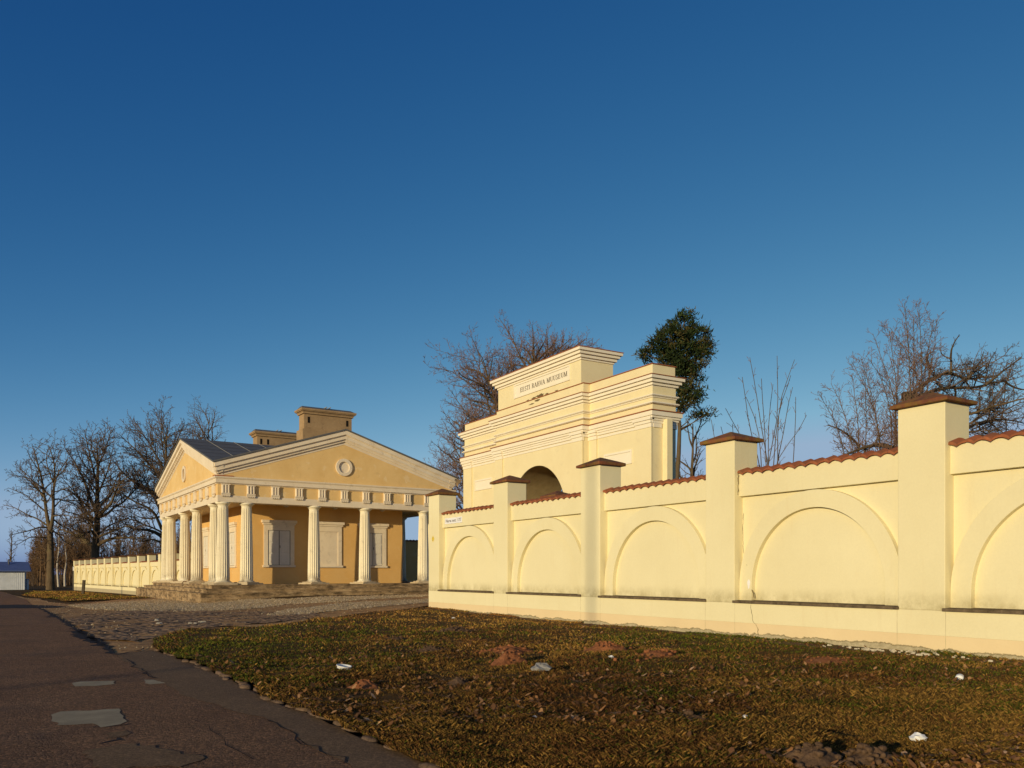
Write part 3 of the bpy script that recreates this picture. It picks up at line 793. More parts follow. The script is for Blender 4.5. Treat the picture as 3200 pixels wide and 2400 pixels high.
# columns
def column_mesh():
    n = 20; sub = 6; m = n*sub; vs = []; fs = []
    zs = [.90 + (5.42-.90)*i/14 for i in range(15)]
    for z in zs:
        f = (z-.90)/4.52; r = .395 - .085*f - .012*f*f + .02*math.sin(math.pi*f)*.6
        for k in range(m):
            ph = (k % sub)/sub; dep = .058*math.sin(math.pi*ph)**.75 if 0 < z-.90 < 4.5 else .0
            a = 2*math.pi*k/m; vs.append(((r-dep)*math.cos(a), (r-dep)*math.sin(a), z))
    for i in range(len(zs)-1):
        for k in range(m): fs.append((i*m+k, i*m+(k+1) % m, (i+1)*m+(k+1) % m, (i+1)*m+k))
    mb = MB(); mb.v = vs; mb.f = fs; return mb
FX = [.42, 1.82, 6.08, 9.55, 13.86, 15.48]; SY = [2.35, 7.45, 11.25, 16.2, 18.08]
SPOT = [(x, .42) for x in FX] + [(.42, y) for y in SY] + [(LX-.42, y) for y in SY] + [(x, LY-.42) for x in FX[1:-1]]
def col0(x, y):
    e = bpy.data.objects.new('column', None); C.objects.link(e); e.parent = gh; e.location = (x, y, 0)
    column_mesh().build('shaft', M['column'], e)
    MB().lathe([(.31,5.41),(.325,5.43),(.325,5.455),(.315,5.46),(.33,5.475),(.38,5.50),(.425,5.54),(.43,5.555),(.455,5.56),(.46,5.60),(.455,5.632)], 40).build('capital', M['column'], e, smooth=False)
    b = MB().lathe([(.47,.79),(.49,.82),(.48,.85),(.44,.865),(.42,.88),(.40,.91)], 32).build('base', M['column'], e)
    chipped('plinth_block', -.70, .70, -.70, .70, .66, .76, 11, M['ledge2'], e, .035, .2); chipped('plinth_block', -.53, .53, -.53, .53, .755, .82, 12, M['ledge2'], e, .03, .2)
    return e
M['ledge2'] = plaster('worn_plinth', (.40,.31,.19), (.62,.50,.33), (.13,.10,.07), .6, 2.0, .5)
c0 = col0(*SPOT[0])
for x, y in SPOT[1:]:
    c = copy_tree(c0, gh); c.location = (x, y, 0); c.rotation_euler = (0,0,random.Random(int(x*90+y)).uniform(0,6))
# entablature
def ring(name, o, i, z0, z1, mat, bevel=.0):
    mb = MB(); mb.box(-o, LX+o, -o, i, z0, z1); mb.box(-o, LX+o, LY-i, LY+o, z0, z1)
    mb.box(-o, i, i, LY-i, z0, z1); mb.box(LX-i, LX+o, i, LY-i, z0, z1)
    return mb.build(name, mat, gh, bevel=bevel)
ring('architrave', 0, .86, 5.63, 6.03, M['trim'], .01)
ring('frieze', -.02, .80, 6.03, 6.74, M['ochre_pale'])
mb = MB()
for (o, z0, z1) in ((.03,6.70,6.76),(.13,6.76,7.02),(.17,7.02,7.06),(.20,7.06,7.14)):
    mb.box(-o, LX+o, -o, .5, z0, z1); mb.box(-o, LX+o, LY-.5, LY+o, z0, z1); mb.box(-o, .5, .5, LY-.5, z0, z1); mb.box(LX-.5, LX+o, .5, LY-.5, z0, z1)
mb.build('cornice', M['trim'], gh)
def triglyph():
    w = .235; mb = MB()
    mb.box(-w, w, -.05, .03, 6.10, 6.70)
    for x in (-.17, 0, .17):
        mb.prism([(x-.062, -.05), (x+.062, -.05), (x+.03, -.125), (x-.03, -.125)], 6.17, 6.64, 'z')
    mb.box(-w-.03, w+.03, -.12, -.05, 6.64, 6.70); mb.box(-w-.03, w+.03, -.12, -.05, 6.10, 6.165)
    mb.box(-w-.03, w+.03, -.09, -.02, 6.00, 6.09)
    for x in (-.19,-.065,.065,.19): mb.prism([(x-.045,-.09),(x+.045,-.09),(x+.03,-.02),(x-.03,-.02)], 5.945, 6.0, 'z')
    return mb.build('triglyph', M['trim'], gh)
T0 = triglyph(); first = True
for i in range(11):
    x = .46 + 1.498*i
    if first: t = T0; first = False
    else: t = copy_tree(T0, gh)
    t.location = (x, 0, 0)
    t = copy_tree(T0, gh); t.location = (0, .76+1.70*i, 0); t.rotation_euler = (0,0,R(-90))
# bare bricks at the corner of the cornice
MB().box(-.215, .9, -.215, .3, 7.142, 7.20).build('exposed_brick', M['brick'], gh)
# pediments and roof
ZR, ZP, OV = 8.03, 10.66, .27
hx, hy = LX/2+OV, LY/2+OV
def rz(half, s): return ZP - (ZP-ZR)*abs(s)/half
def gable(axis, L, half, sgn_at, names):
    # raking cornice as stacked strips; axis 'y': gable in the x-z plane
    mid = L/2
    strips = [(.0,.10,.34),(.10,.36,.30),(.36,.40,.25),(.40,.64,.20),(.64,.70,.14),(.70,.80,.10),(.80,.86,.03),(.86,.98,.0)]
    mb = MB()
    for a, b, out in strips[1:]:
        for s in (-1, 1):
            e = mid + OV - .34 + out if True else 0
            pts_t = []; pts_b = []
            for k in range(13):
                q = e*k/12
                zt, zb = rz(half, q)-a, rz(half, q)-b
                zt = max(zt, 7.143); zb = max(zb, 7.143)
                if k and zt - zb < .004 and pts_t and pts_t[-1][1]-pts_b[-1][1] < .004: break
                pts_t.append((mid+s*q, zt)); pts_b.append((mid+s*q, zb))
            poly = pts_t + pts_b[::-1]
            clean = [poly[0]]
            for p in poly[1:]:
                if math.dist(p, clean[-1]) > 1e-4: clean.append(p)
            d0, d1 = (-out, .30)
            if sgn_at > 0: d0, d1 = (sgn_at+out, sgn_at-.30)
            mb.prism(clean, d0, d1, axis)
    mb.build('raking_cornice', M['trim'], gh)
    q = (mid)*1.0; zz = lambda s: max(7.1, rz(half, s)-.9)
    poly = [(mid-q, 7.1), (mid+q, 7.1), (mid+q, zz(q)), (mid, zz(0)), (mid-q, zz(q))]
    d0, d1 = (.02, .28) if sgn_at == 0 else (sgn_at-.28, sgn_at-.02)
    return MB().prism(poly, d0, d1, axis).build('tympanum', M['ochre_pale'], gh)
ty_f = gable('y', LX, hx, 0, None); ty_l = gable('x', LY, hy, 0, None)
gable('y', LX, hx, LY, None); gable('x', LY, hy, LX, None)
def oculus(parent, u, z, axis):
    n = 40; mb = MB()
    def ringp(r0, r1, d0, d1):
        vs = []
        for r, d in ((r1, d0), (r0, d0), (r0, d1), (r1, d1)):
            for k in range(n):
                a = 2*math.pi*k/n; p, q = u+r*math.cos(a), z+r*math.sin(a); vs.append((p, d, q) if axis == 'y' else (d, p, q))
        fs = [(i*n+k, ((i+1) % 4)*n+k, ((i+1) % 4)*n+(k+1) % n, i*n+(k+1) % n) for i in range(4) for k in range(n)]
        mb.add(vs, fs)
    ringp(.36, .56, -.09, .022)
    o = mb.build('oculus', M['trim'], parent, bevel=.01)
    mb2 = MB(); P = [(u+.37*math.cos(2*math.pi*k/n), z+.37*math.sin(2*math.pi*k/n)) for k in range(n)]
    mb2.prism(P, .006, .016, axis); mb2.build('oculus_panel', M['trim'] if axis == 'y' else M['chimney'], o)
oculus(ty_f, LX/2-.02, 8.20, 'y'); oculus(ty_l, LY/2+.1, 8.20, 'x')
mb = MB(); ov = .36
Cn = (LX/2, LY/2, ZP); co = [(-ov,-ov,ZR-.02),(LX+ov,-ov,ZR-.02),(LX+ov,LY+ov,ZR-.02),(-ov,LY+ov,ZR-.02)]
ap = [(LX/2,-ov,ZP),(LX+ov,LY/2,ZP),(LX/2,LY+ov,ZP),(-ov,LY/2,ZP)]
vs = co + ap + [Cn]; vs2 = [(x,y,z-.09) for x,y,z in vs]
fs = []
for i in range(4):
    j = (i+1) % 4
    fs += [(i, 4+i, 8), (4+i, j, 8), (9+i, 17, 13+i), (13+i, 17, 9+j), (i, 9+i, 13+i, 4+i), (4+i, 13+i, 9+j, j)]
mb.add(vs+vs2, fs); roof = mb.build('roof', M['roof'], gh)
mb = MB()
def roofpt(x, y): return max(ZP-(ZP-ZR)*abs(x-LX/2)/hx, ZP-(ZP-ZR)*abs(y-LY/2)/hy)
for x in [1.45, 3.3, 5.1, 6.9, 9.0, 10.8, 12.6, 14.4]:
    for s in (-1, 1):
        f = 1-abs(x-LX/2)/hx; yend = LY/2 + s*hy*(abs(x-LX/2)/hx)
        mb.tube([(x, LY/2, ZP+.01), (x, yend, ZP-(ZP-ZR)*abs(yend-LY/2)/hy+.01)], .024, 4)
for y in [1.4, 3.2, 5.0, 6.8, 11.7, 13.5, 15.3, 17.1]:
    for s in (-1, 1):
        xe = LX/2 + s*hx*abs(y-LY/2)/hy
        mb.tube([(LX/2, y, ZP+.01), (xe, y, ZP-(ZP-ZR)*abs(xe-LX/2)/hx+.01)], .024, 4)
mb.build('standing_seam', M['seam'], roof)
mb = MB()
for k in range(1, 6):
    h = k/6.0
    for s in (-1, 1):
        y = LY/2 + s*hy*h; z = ZP-(ZP-ZR)*h+.006; xe = LX/2-hx*h
        mb.tube([(-ov, y, z), (xe, y, z)], .010, 4)
mb.build('sheet_lap', M['dark'], roof)
# torn gutter end at the right corner
mb = MB(); mb.prism([(LX+.05,7.95),(LX+.62,7.86),(LX+.36,7.60),(LX+.30,7.42),(LX+.24,7.62),(LX+.02,7.8)], -.30, -.12, 'y')
mb.build('gutter_end', M['chimney'], gh)
# chimneys
def chimney(x0, x1, y0, y1, ztop, holes):
    zb = 9.0
    b = MB().box(x0-.14, x1+.14, y0-.14, y1+.14, zb, ztop-1.42).build('chimney', M['chimney'], gh)
    mb = MB().box(x0, x1, y0, y1, ztop-1.42, ztop-.33); mb.build('stack', M['chimney'], b)
    mb = MB()
    for o, a, c in ((.10,.36,.25),(.13,.25,.19),(.22,.19,.13),(.26,.13,.02)): mb.box(x0-o, x1+o, y0-o, y1+o, ztop-a, ztop-c)
    mb.build('chimney_cornice', M['chimney'], b)
    MB().add([(x0-.26,y0-.26,ztop-.02),(x1+.26,y0-.26,ztop-.02),(x1+.26,y1+.26,ztop-.02),(x0-.26,y1+.26,ztop-.02),
              (x0+.02,y0+.3,ztop+.22),(x1-.02,y0+.3,ztop+.22),(x1-.02,y1-.3,ztop+.22),(x0+.02,y1-.3,ztop+.22)],
             [(3,2,1,0),(4,5,6,7),(0,1,5,4),(1,2,6,5),(2,3,7,6),(3,0,4,7)]) if False else None
    m2 = MB(); m2.add([(x0-.2,y0-.2,ztop-.02),(x1+.2,y0-.2,ztop-.02),(x1+.2,y1+.2,ztop-.02),(x0-.2,y1+.2,ztop-.02),
              (x0-.04,y0+.32,ztop+.2),(x1+.04,y0+.32,ztop+.2),(x1+.04,y1-.32,ztop+.2),(x0-.04,y1-.32,ztop+.2)],
             [(3,2,1,0),(4,5,6,7),(0,1,5,4),(1,2,6,5),(2,3,7,6),(3,0,4,7)])
    m2.build('chimney_cover', M['roof'], b)
    m3 = MB()
    for hx_ in holes: m3.box(hx_-.085, hx_+.085, y0-.004, y0+.02, ztop-.98, ztop-.56)
    m3.build('flue_opening', M['black'], b)
    m4 = MB()
    for f in (.45, .53): m4.box(x0+(x1-x0)*f, x0+(x1-x0)*f+.05, y0-.1, y1+.1, ztop+.18, ztop+.235)
    m4.build('cover_strap', M['seam'], b)
chimney(6.72, 10.15, 4.2, 5.25, 12.62, (7.05, 9.82))
chimney(6.10, 9.6, 13.3, 14.4, 12.30, (6.42, 6.95, 9.2))
# windows
def window(c, kind, axis):
    e = bpy.data.objects.new('window', None); C.objects.link(e); e.parent = gh
    w = .73; z0, z1 = 1.90, 4.14; mb = MB()
    mb.box(-w-.27, -w, -.07, .0, z0-.02, z1); mb.box(w, w+.27, -.07, .0, z0-.02, z1); mb.box(-w-.27, w+.27, -.071, .0, z1, 4.50)
    mb.box(-w-.34, w+.34, -.13, .0, 4.50, 4.62); mb.box(-w-.42, w+.42, -.20, .0, 4.62, 4.80)
    mb.build('window_frame', M['trim'], e, bevel=.008)
    MB().box(-w-.34, w+.34, -.13, .0, z0-.16, z0-.02).build('window_sill', M['trim'], e, bevel=.008)
    if kind == 'blank':
        MB().box(-w, w, -.02, .0, z0-.02, z1).build('blind_panel', M['trim'], e)
    else:
        MB().box(-w, w, -.008, .0, z0-.02, z1).build('window_reveal', M['black'], e)
        op = 1.05 if kind == 'ajar' else 1.0
        for s in (-1, 1):
            mb = MB(); a, b = (.020, w-.03)
            mb.box(a, b, -.035, -.012, z0, z1-.02)
            hz = [z0+.06, z0+.76, z0+1.46, z1-.08]
            for k in range(3):
                mb.box(a+.09, b-.09, -.062, -.035, hz[k]+.05, hz[k+1]-.05)
            sh = mb.build('shutter', M['shutter'], e, bevel=.006)
            if s < 0: sh.scale.x = -1
            if kind == 'ajar':
                sh.location = (0, -.01, 0)
        MB().box(.03, .06, -.080, -.062, 3.0, 3.16).build('shutter_latch', M['dark'], e)
    if axis == 'y': e.location = (c, CE, 0)
    else: e.location = (CE, c, 0); e.rotation_euler = (0, 0, R(-90))
    return e
window(4.5, 'shut', 'y'); window(7.78, 'blank', 'y'); window(11.05, 'shut', 'y')
window(6.75, 'shut', 'x'); window(14.4, 'shut', 'x'); window(10.6, 'blank', 'x')
for x, y in ((4.7,1.75),(8.0,1.75),(11.4,1.75),(1.7,8.2)):
    MB().lathe([(.02,5.60),(.13,5.63),(.18,5.69),(.20,5.76),(.20,5.80)], 16, (x, y, 0)).build('ceiling_lamp', M['lampglass'], gh, smooth=True)

# ------------------------------------------------------------------ gateway
XG, YG = 24.0, 37.45
gw = thing('gateway', 'tall cream gateway with a round arch, stepped cornices and an inscription', 'gateway', (XG, YG, 0))
CH, WH = 4.25, 8.90                              # half widths of middle and wings
XC0, XC1, XW0, XW1 = 0.0, 2.0, .40, 1.75
RA = 2.78; ZS = 4.26
# middle block with the arch cut through
poly = [(-CH, -.4), (-RA, -.4), (-RA, ZS)] + arc(0, ZS, RA, math.pi, 0, 48)[1:-1] + [(RA, ZS), (RA, -.4), (CH, -.4), (CH, 9.6), (-CH, 9.6)]
mb = MB().prism(poly, XC0, XC1, 'x'); mb.build('arch_block', M['gate'], gw)
lin = [(-RA+.02, -.4), (-RA+.02, ZS)] + arc(0, ZS, RA-.02, math.pi, 0, 40)[1:-1] + [(RA-.02, ZS), (RA-.02, -.4)]
mb = MB(); n = len(lin)
rng = random.Random(2); xs = [.012, .5, 1.0, 1.5, 2.0, 2.5, 3.0]
for x in xs: mb.v += [(x, y*(1-rng.uniform(0,.006)), z - (rng.uniform(0,.02) if z > 4.3 else 0)) for y, z in lin]
for i in range(len(xs)-1):
    for k in range(n-1): mb.f.append((i*n+k, i*n+k+1, (i+1)*n+k+1, (i+1)*n+k))
so = mb.build('arch_soffit', M['soffit'], gw, smooth=True)
poly2 = [(-4.0, -.4), (-RA, -.4), (-RA, ZS)] + arc(0, ZS, RA, math.pi, 0, 40)[1:-1] + [(RA, ZS), (RA, -.4), (4.0, -.4), (4.0, 7.9), (-4.0, 7.9)]
MB().prism(poly2, XC1+.002, 3.05, 'x').build('rear_block', M['gate'], gw)
for s in (-1, 1):
    a, b = sorted((s*CH, s*WH))
    MB().box(XW0, XW1, a, b, -.4, 9.6).build('wing', M['gate'], gw)
def layer(mb, p, z0, z1, back=True):
    # one course of a moulding that follows the plan, standing out by p
    mb.box(XC0-p, XC1+p, -CH-p, CH+p, z0, z1)
    for s in (-1, 1):
        a, b = sorted((s*(CH+p), s*(WH+p))); mb.box(XW0-p, XW1+p, a, b, z0, z1)
m = MB()
for p, z0, z1 in ((.06,7.98,8.10),(.10,8.10,8.20),(.16,8.20,8.30),(.22,8.30,8.50)): layer(m, p, z0, z1)
m.build('impost_cornice', M['gate_trim'], gw, bevel=.008)
m = MB(); layer(m, .27, 8.503, 8.54); m.build('drip_tile', M['redline'], gw)
m = MB(); layer(m, .10, 8.84, 8.95); layer(m, .14, 8.86, 8.93); m.build('roll_band', M['gate_trim'], gw, bevel=.03)
m = MB(); layer(m, .05, 9.12, 9.18); layer(m, .10, 9.18, 9.27); layer(m, .13, 9.20, 9.25); m.build('roll_band', M['gate_trim'], gw, bevel=.03)
m = MB(); layer(m, .0015, 9.6, 9.66)
for p, z0, z1 in ((.09,9.66,9.78),(.20,9.78,9.92),(.30,9.92,10.06)): layer(m, p, z0, z1)
m.build('main_cornice', M['gate_trim'], gw, bevel=.008)
m = MB(); layer(m, .34, 10.063, 10.09); m.build('drip_tile', M['redline'], gw)
m = MB(); layer(m, -.02, 10.09, 10.60); m.build('parapet', M['gate'], gw)
m = MB(); layer(m, .03, 10.602, 10.635); m.build('drip_tile', M['redline'], gw)
AH = 4.04; A0, A1 = .02, 1.98
MB().box(A0, A1, -AH, AH, 10.6, 11.82).build('attic', M['gate'], gw)
m = MB()
for p, z0, z1 in ((.05,11.80,11.90),(.15,11.90,12.05),(.26,12.05,12.19),(.36,12.19,12.33)): m.box(A0-p, A1+p, -AH-p, AH+p, z0, z1)
m.build('attic_cornice', M['gate_trim'], gw, bevel=.008)
MB().box(A0-.39, A1+.39, -AH-.39, AH+.39, 12.332, 12.365).build('drip_tile', M['redline'], gw)
# pilasters with stepped capitals, thin white bands between them
def pilaster(x, y0, y1, dep=.09):
    e = MB().box(x-dep, x+.02, y0, y1, -.3, 7.80).build('pilaster', M['gate'], gw, bevel=.008)
    m = MB(); 
    for p, z0, z1 in ((.03,7.80,7.985),(.06,7.90,7.984)): m.box(x-dep-p, x+.02, y0-p*(1 if abs(y0) < 20 else 0), y1+p, z0, z1) if p == .03 else None
    m.box(x-dep-.08, x+.02, y0-.05, y1+.05, 7.985, 8.12); m.box(x-dep-.14, x+.02, y0-.10, y1+.10, 8.12, 8.25)
    m.build('pilaster_capital', M['gate_trim'], e, bevel=.008)
for s in (-1, 1):
    a, b = sorted((s*(CH-.80), s*CH)); pilaster(XC0, a, b)
    a, b = sorted((s*(WH-1.05), s*WH)); pilaster(XW0, a, b)
    a, b = sorted((s*(CH+.002), s*(CH+.62))); pilaster(XW0, a, b)
m = MB(); m.box(-.03, .01, -CH+.85, CH-.85, 7.83, 7.95)
for s in (-1, 1):
    a, b = sorted((s*(CH+.66), s*(WH-1.09))); m.box(XW0-.03, XW0+.01, a, b, 7.83, 7.95)
m.build('string_band', M['gate_trim'], gw, bevel=.006)
# right flank: pier, projecting strip and back pier
m = MB().box(.98, 1.30, -WH-.30, -WH+.05, -.3, 8.18); m.build('flank_buttress', M['gate'], gw, bevel=.008)
m = MB().box(XW0+.03, .90, -WH-.05, -WH+.02, 7.80, 7.978); m.box(1.42, XW1+.05, -WH-.05, -WH+.02, 7.80, 7.978); m.build('flank_capital', M['gate_trim'], gw, bevel=.008)
# framed panels
def frame(x, y0, y1, z0, z1, t, name, dep=.05):
    m = MB(); m.box(x-dep, x+.01, y0, y1, z1-t, z1); m.box(x-dep, x+.01, y0, y1, z0, z0+t); m.box(x-dep, x+.01, y0, y0+t, z0+t, z1-t); m.box(x-dep, x+.01, y1-t, y1, z0+t, z1-t)
    m.box(x-.012, x+.01, y0+t, y1-t, z0+t, z1-t)
    return m.build(name, M['gate_trim'], gw, bevel=.006)
for s in (-1, 1):
    a, b = sorted((s*5.42, s*7.50)); frame(XW0, a, b, 6.35, 7.00, .10, 'blank_panel')
pan = frame(A0, -3.12, 2.26, 10.98, 11.76, .09, 'inscription_panel')
# serif capitals drawn from strokes
TH, TN, SE = .12, .05, .04
def stroke(a, b, w):
    (x0, y0), (x1, y1) = a, b; L = math.dist(a, b); nx, ny = -(y1-y0)/L*w/2, (x1-x0)/L*w/2
    return [(x0+nx, y0+ny), (x0-nx, y0-ny), (x1-nx, y1-ny), (x1+nx, y1+ny)]
def vstem(x, y0=0, y1=1, w=TH): return [(x-w/2, y0), (x+w/2, y0), (x+w/2, y1), (x-w/2, y1)]
def serif(x, y, h=.17): return [(x-h, y), (x+h, y), (x+h, y+SE), (x-h, y+SE)] if y < .5 else [(x-h, y-SE), (x+h, y-SE), (x+h, y), (x-h, y)]
def curve(fn, a0, a1, n, w0, w1):
    P = [fn(a0+(a1-a0)*i/n) for i in range(n+1)]
    return [stroke(P[i], P[i+1], w0+(w1-w0)*math.sin(math.pi*(i+.5)/n)) for i in range(n)]
def hbar(x0, x1, y, w=TN): return [(x0, y-w/2), (x1, y-w/2), (x1, y+w/2), (x0, y+w/2)]
def glyph(c):
    if c == 'E': return [vstem(.16), serif(.16,0), serif(.16,1), hbar(.16,.62,.03), hbar(.16,.52,.52), hbar(.16,.60,.97), vstem(.60,.03,.22,.05), vstem(.58,.78,.97,.05), vstem(.50,.43,.61,.05)], .74
    if c == 'I': return [vstem(.18), serif(.18,0), serif(.18,1)], .38
    if c == 'T': return [vstem(.34), serif(.34,0), hbar(.02,.66,.97), vstem(.04,.78,.97,.05), vstem(.64,.78,.97,.05)], .70
    if c == 'H': return [vstem(.17), serif(.17,0), serif(.17,1), vstem(.67), serif(.67,0), serif(.67,1), hbar(.17,.67,.52)], .86
    if c == 'A': return [stroke((.08,.03),(.40,1.0),TN+.01), stroke((.38,1.0),(.74,.03),TH), hbar(.2,.6,.36), serif(.08,0,.12), serif(.74,0,.15)], .84
    if c == 'V': return [stroke((.10,.97),(.42,.0),TH), stroke((.44,.0),(.74,.97),TN+.01), serif(.10,1,.15), serif(.74,1,.12)], .82
    if c == 'M': return [vstem(.12,0,1,TN), stroke((.12,1.0),(.50,.02),TH), stroke((.50,.02),(.86,1.0),TN), vstem(.88), serif(.12,0,.13), serif(.88,0,.16), serif(.10,1,.12), serif(.90,1,.14)], 1.04
    if c == 'U': return [vstem(.17,.28,1), serif(.17,1), vstem(.69,.28,1,TN), serif(.69,1,.13)] + curve(lambda t: (.43-.26*math.cos(t), .29-.26*math.sin(t)), 0, math.pi, 8, TH*.8, TN), .86
    if c == 'R': return [vstem(.17), serif(.17,0), serif(.17,1), hbar(.17,.42,.97), hbar(.17,.42,.50), stroke((.40,.50),(.74,.03),TH), serif(.76,0,.10)] + curve(lambda t: (.40+.22*math.sin(t), .735+.235*math.cos(t)), 0, math.pi, 8, TN, TH), .82
    if c == 'S': return curve(lambda t: (.33+.22*math.cos(t), .745+.225*math.sin(t)), .35, math.pi*1.25, 8, TN, TN+.04) + [stroke((.17,.60),(.49,.40),TH)] + curve(lambda t: (.33+.23*math.cos(t), .255+.225*math.sin(t)), math.pi*.25, -math.pi*.88, 8, TN, TN+.04) + [vstem(.53,.76,.98,.05), vstem(.11,.02,.24,.05)], .66
    return [], .42
txt = 'EESTI RAHVA MUUSEUM'
adv = 0; polys = []
for ch in txt:
    g, w = glyph(ch); polys += [[(x+adv, y) for x, y in p] for p in g]; adv += w + .10
hgt = .245; wid = 4.52; kx = wid/adv
m = MB()
for i, p in enumerate(polys):
    q = [(1.62 - x*kx, 11.235 + y*hgt) for x, y in p]; m.prism(q, A0-.026-.0004*(i % 7), A0-.011, 'x')
m.build('lettering', M['letter'], pan)

# brown weathering flakes along the foot of the attic and on the parapet
rng = random.Random(33)
for yc, zc, w, h in ((-.35, 10.70, .42, .10), (.25, 10.69, .30, .07), (-1.0, 10.68, .22, .05), (-.1, 10.50, .34, .05), (.9, 10.67, .16, .04), (-1.9, 10.68, .2, .04), (.5, 10.40, .3, .04)):
    n = 16; pts = [(yc + w*math.cos(2*math.pi*k/n)*rng.uniform(.5, 1.15), zc + h*math.sin(2*math.pi*k/n)*rng.uniform(.4, 1.2)) for k in range(n)]
    x = A0-.0015 if zc > 10.6 else .02-.0015
    MB().prism(pts, x-.002, x, 'x').build('weathered_flake', M['crack'], gw)

# ------------------------------------------------------------------ trees
def tubes(Pts, Rad, sides):
    # many branches of equal segment count at once: Pts (B,S,3), Rad (B,S)
    Bn, Sn = Pts.shape[:2]; T = Pts[:,-1] - Pts[:,0]; T /= np.linalg.norm(T, axis=1, keepdims=True) + 1e-9
    ref = np.where(np.abs(T[:,2:3]) < .85, np.array([[0,0,1.]]), np.array([[1.,0,0]]))
    U = np.cross(T, ref); U /= np.linalg.norm(U, axis=1, keepdims=True) + 1e-9; W = np.cross(T, U)
    a = 2*np.pi*np.arange(sides)/sides
    V = Pts[:,:,None,:] + Rad[:,:,None,None]*(np.cos(a)[None,None,:,None]*U[:,None,None,:] + np.sin(a)[None,None,:,None]*W[:,None,None,:])
    b = (np.arange(Bn)*Sn*sides)[:,None,None]; i = (np.arange(Sn-1)*sides)[None,:,None]; k = np.arange(sides)[None,None,:]; k2 = (k+1) % sides
    F = np.stack([b+i+k, b+i+k2, b+i+sides+k2, b+i+sides+k], -1).reshape(-1, 4)
    return V.reshape(-1, 3), F
class Wood:
    def __init__(s): s.br = {}
    def add(s, pts, rad, lev, sides): s.br.setdefault((lev, len(pts), sides), []).append((pts, rad))
    def mesh(s, sel):
        V = []; F = []; o = 0
        for (lev, n, sides), L in s.br.items():
            if not sel(lev): continue
            v, f = tubes(np.array([p for p, _ in L]), np.array([r for _, r in L]), sides)
            V.append(v); F.append(f + o); o += len(v)
        return np.concatenate(V), np.concatenate(F)
def nrm(v): return v/(np.linalg.norm(v)+1e-9)
SEG = {0: 7, 1: 7, 2: 6, 3: 5, 4: 4, 5: 3}
SID = {0: 10, 1: 7, 2: 5, 3: 4, 4: 3, 5: 3}
def spread(w, pts, rad, lev, P, rng):
    # children along a branch
    if lev >= P['levels']: return
    L = float(np.sum(np.linalg.norm(np.diff(pts, axis=0), axis=1))); n = len(pts)-1
    k = max(2, int(P['den'][lev]*L)) if lev < len(P['den']) else 3
    k = min(int(k*1.3), P.get('cap', 16)+4); az = rng.uniform(0, 6.28)
    for j in range(k):
        f = P['from'][lev] + (1-P['from'][lev])*(j + rng.random())/k; f = min(f, .995)
        i = min(n-1, int(f*n)); q = f*n - i
        p = pts[i]*(1-q) + pts[i+1]*q; r0 = rad[i]*(1-q) + rad[i+1]*q; t = nrm(pts[i+1]-pts[i])
        az += 2.4 + rng.uniform(-.5,.5)
        u = nrm(np.cross(t, [.3,.2,1] if abs(t[2]) < .9 else [1,0,0])); v = np.cross(t, u)
        an = R(P['ang'][lev] + rng.uniform(-14, 14))
        d = nrm(t*math.cos(an) + (u*math.cos(az) + v*math.sin(az))*math.sin(an))
        Lc = L*P['ratio'][lev]*(1.10-.68*f)*rng.uniform(.65, 1.2)
        grow(w, p, d, Lc, min(r0*.72, P['rmin']*1.2 + Lc*P['thick']), lev+1, P, rng)
def grow(w, p, d, L, r, lev, P, rng):
    n = SEG[min(lev,5)]; pts = [np.array(p, float)]; d = np.array(d, float)
    for i in range(n):
        d = nrm(d + rng.normal(0, P['wig'], 3) + np.array([0, 0, P['up'][min(lev, len(P['up'])-1)]]))
        pts.append(pts[-1] + d*L/n)
    rad = [max(P['rmin'], r*(1-.8*i/n)) for i in range(n+1)]
    w.add(np.array(pts), np.array(rad), lev, SID[min(lev,5)]); spread(w, pts, rad, lev, P, rng)
def limb(w, pts, r0, r1, lev, P, rng, kids=True):
    pts = [np.array(p, float) for p in pts]
    # smooth the hand-laid line to a fixed number of joints
    n = 12; L = [0.0]
    for a, b in zip(pts, pts[1:]): L.append(L[-1] + np.linalg.norm(b-a))
    out = []
    for i in range(n+1):
        s = L[-1]*i/n; k = max(j for j in range(len(L)) if L[j] <= s + 1e-9); k = min(k, len(pts)-2)
        q = (s-L[k])/max(1e-9, L[k+1]-L[k]); out.append(pts[k]*(1-q)+pts[k+1]*q + rng.normal(0, .012*L[-1]/n*3, 3)*(0 < i < n))
    for _ in range(1): out = [out[0]] + [(out[i-1]+2*out[i]+out[i+1])/4 for i in range(1, n)] + [out[-1]]
    rad = [max(P['rmin'], r0 + (r1-r0)*(i/n)**.8) for i in range(n+1)]
    w.add(np.array(out), np.array(rad), lev, SID[min(lev,5)])
    if kids: spread(w, out, rad, lev, P, rng)
    return out
def finish(name, w, label, cat, loc, barkm, twigm, group=None, cut=2):
    t = thing(name, label, cat, tuple(loc), 0, group)
    loc = np.array(loc)
    V, F = w.mesh(lambda l: l < cut); np_obj('trunk', V-loc, F, barkm, t, True)
    V, F = w.mesh(lambda l: l >= cut); np_obj('crown', V-loc, F, twigm, t, True)
    return t
def gz(x, y): return ground(x, y)
def plane_pts(px, t, org, rng, wob=.0, lean=0.0):
    # a limb seen along px, given its own reach in depth (lean) as it leaves the trunk
    out = []
    for i, (u, v) in enumerate(px):
        out.append(np.array(at(u, v, t*(1 + lean*i/max(1, len(px)-1)))))
    return out
OAK = dict(levels=5, den=[.9,1.35,2.1,2.8,3.2], ang=[55,48,44,42,40], ratio=[.55,.50,.46,.44,.4], up=[.05,.05,.05,.06,.05], wig=.17, thick=.016, rmin=.019, **{'from': [.25,.18,.12,.1,.1]}, cap=14)
def z1(pts): return [(x*.42194, 1250+y*.42194) for x, y in pts]
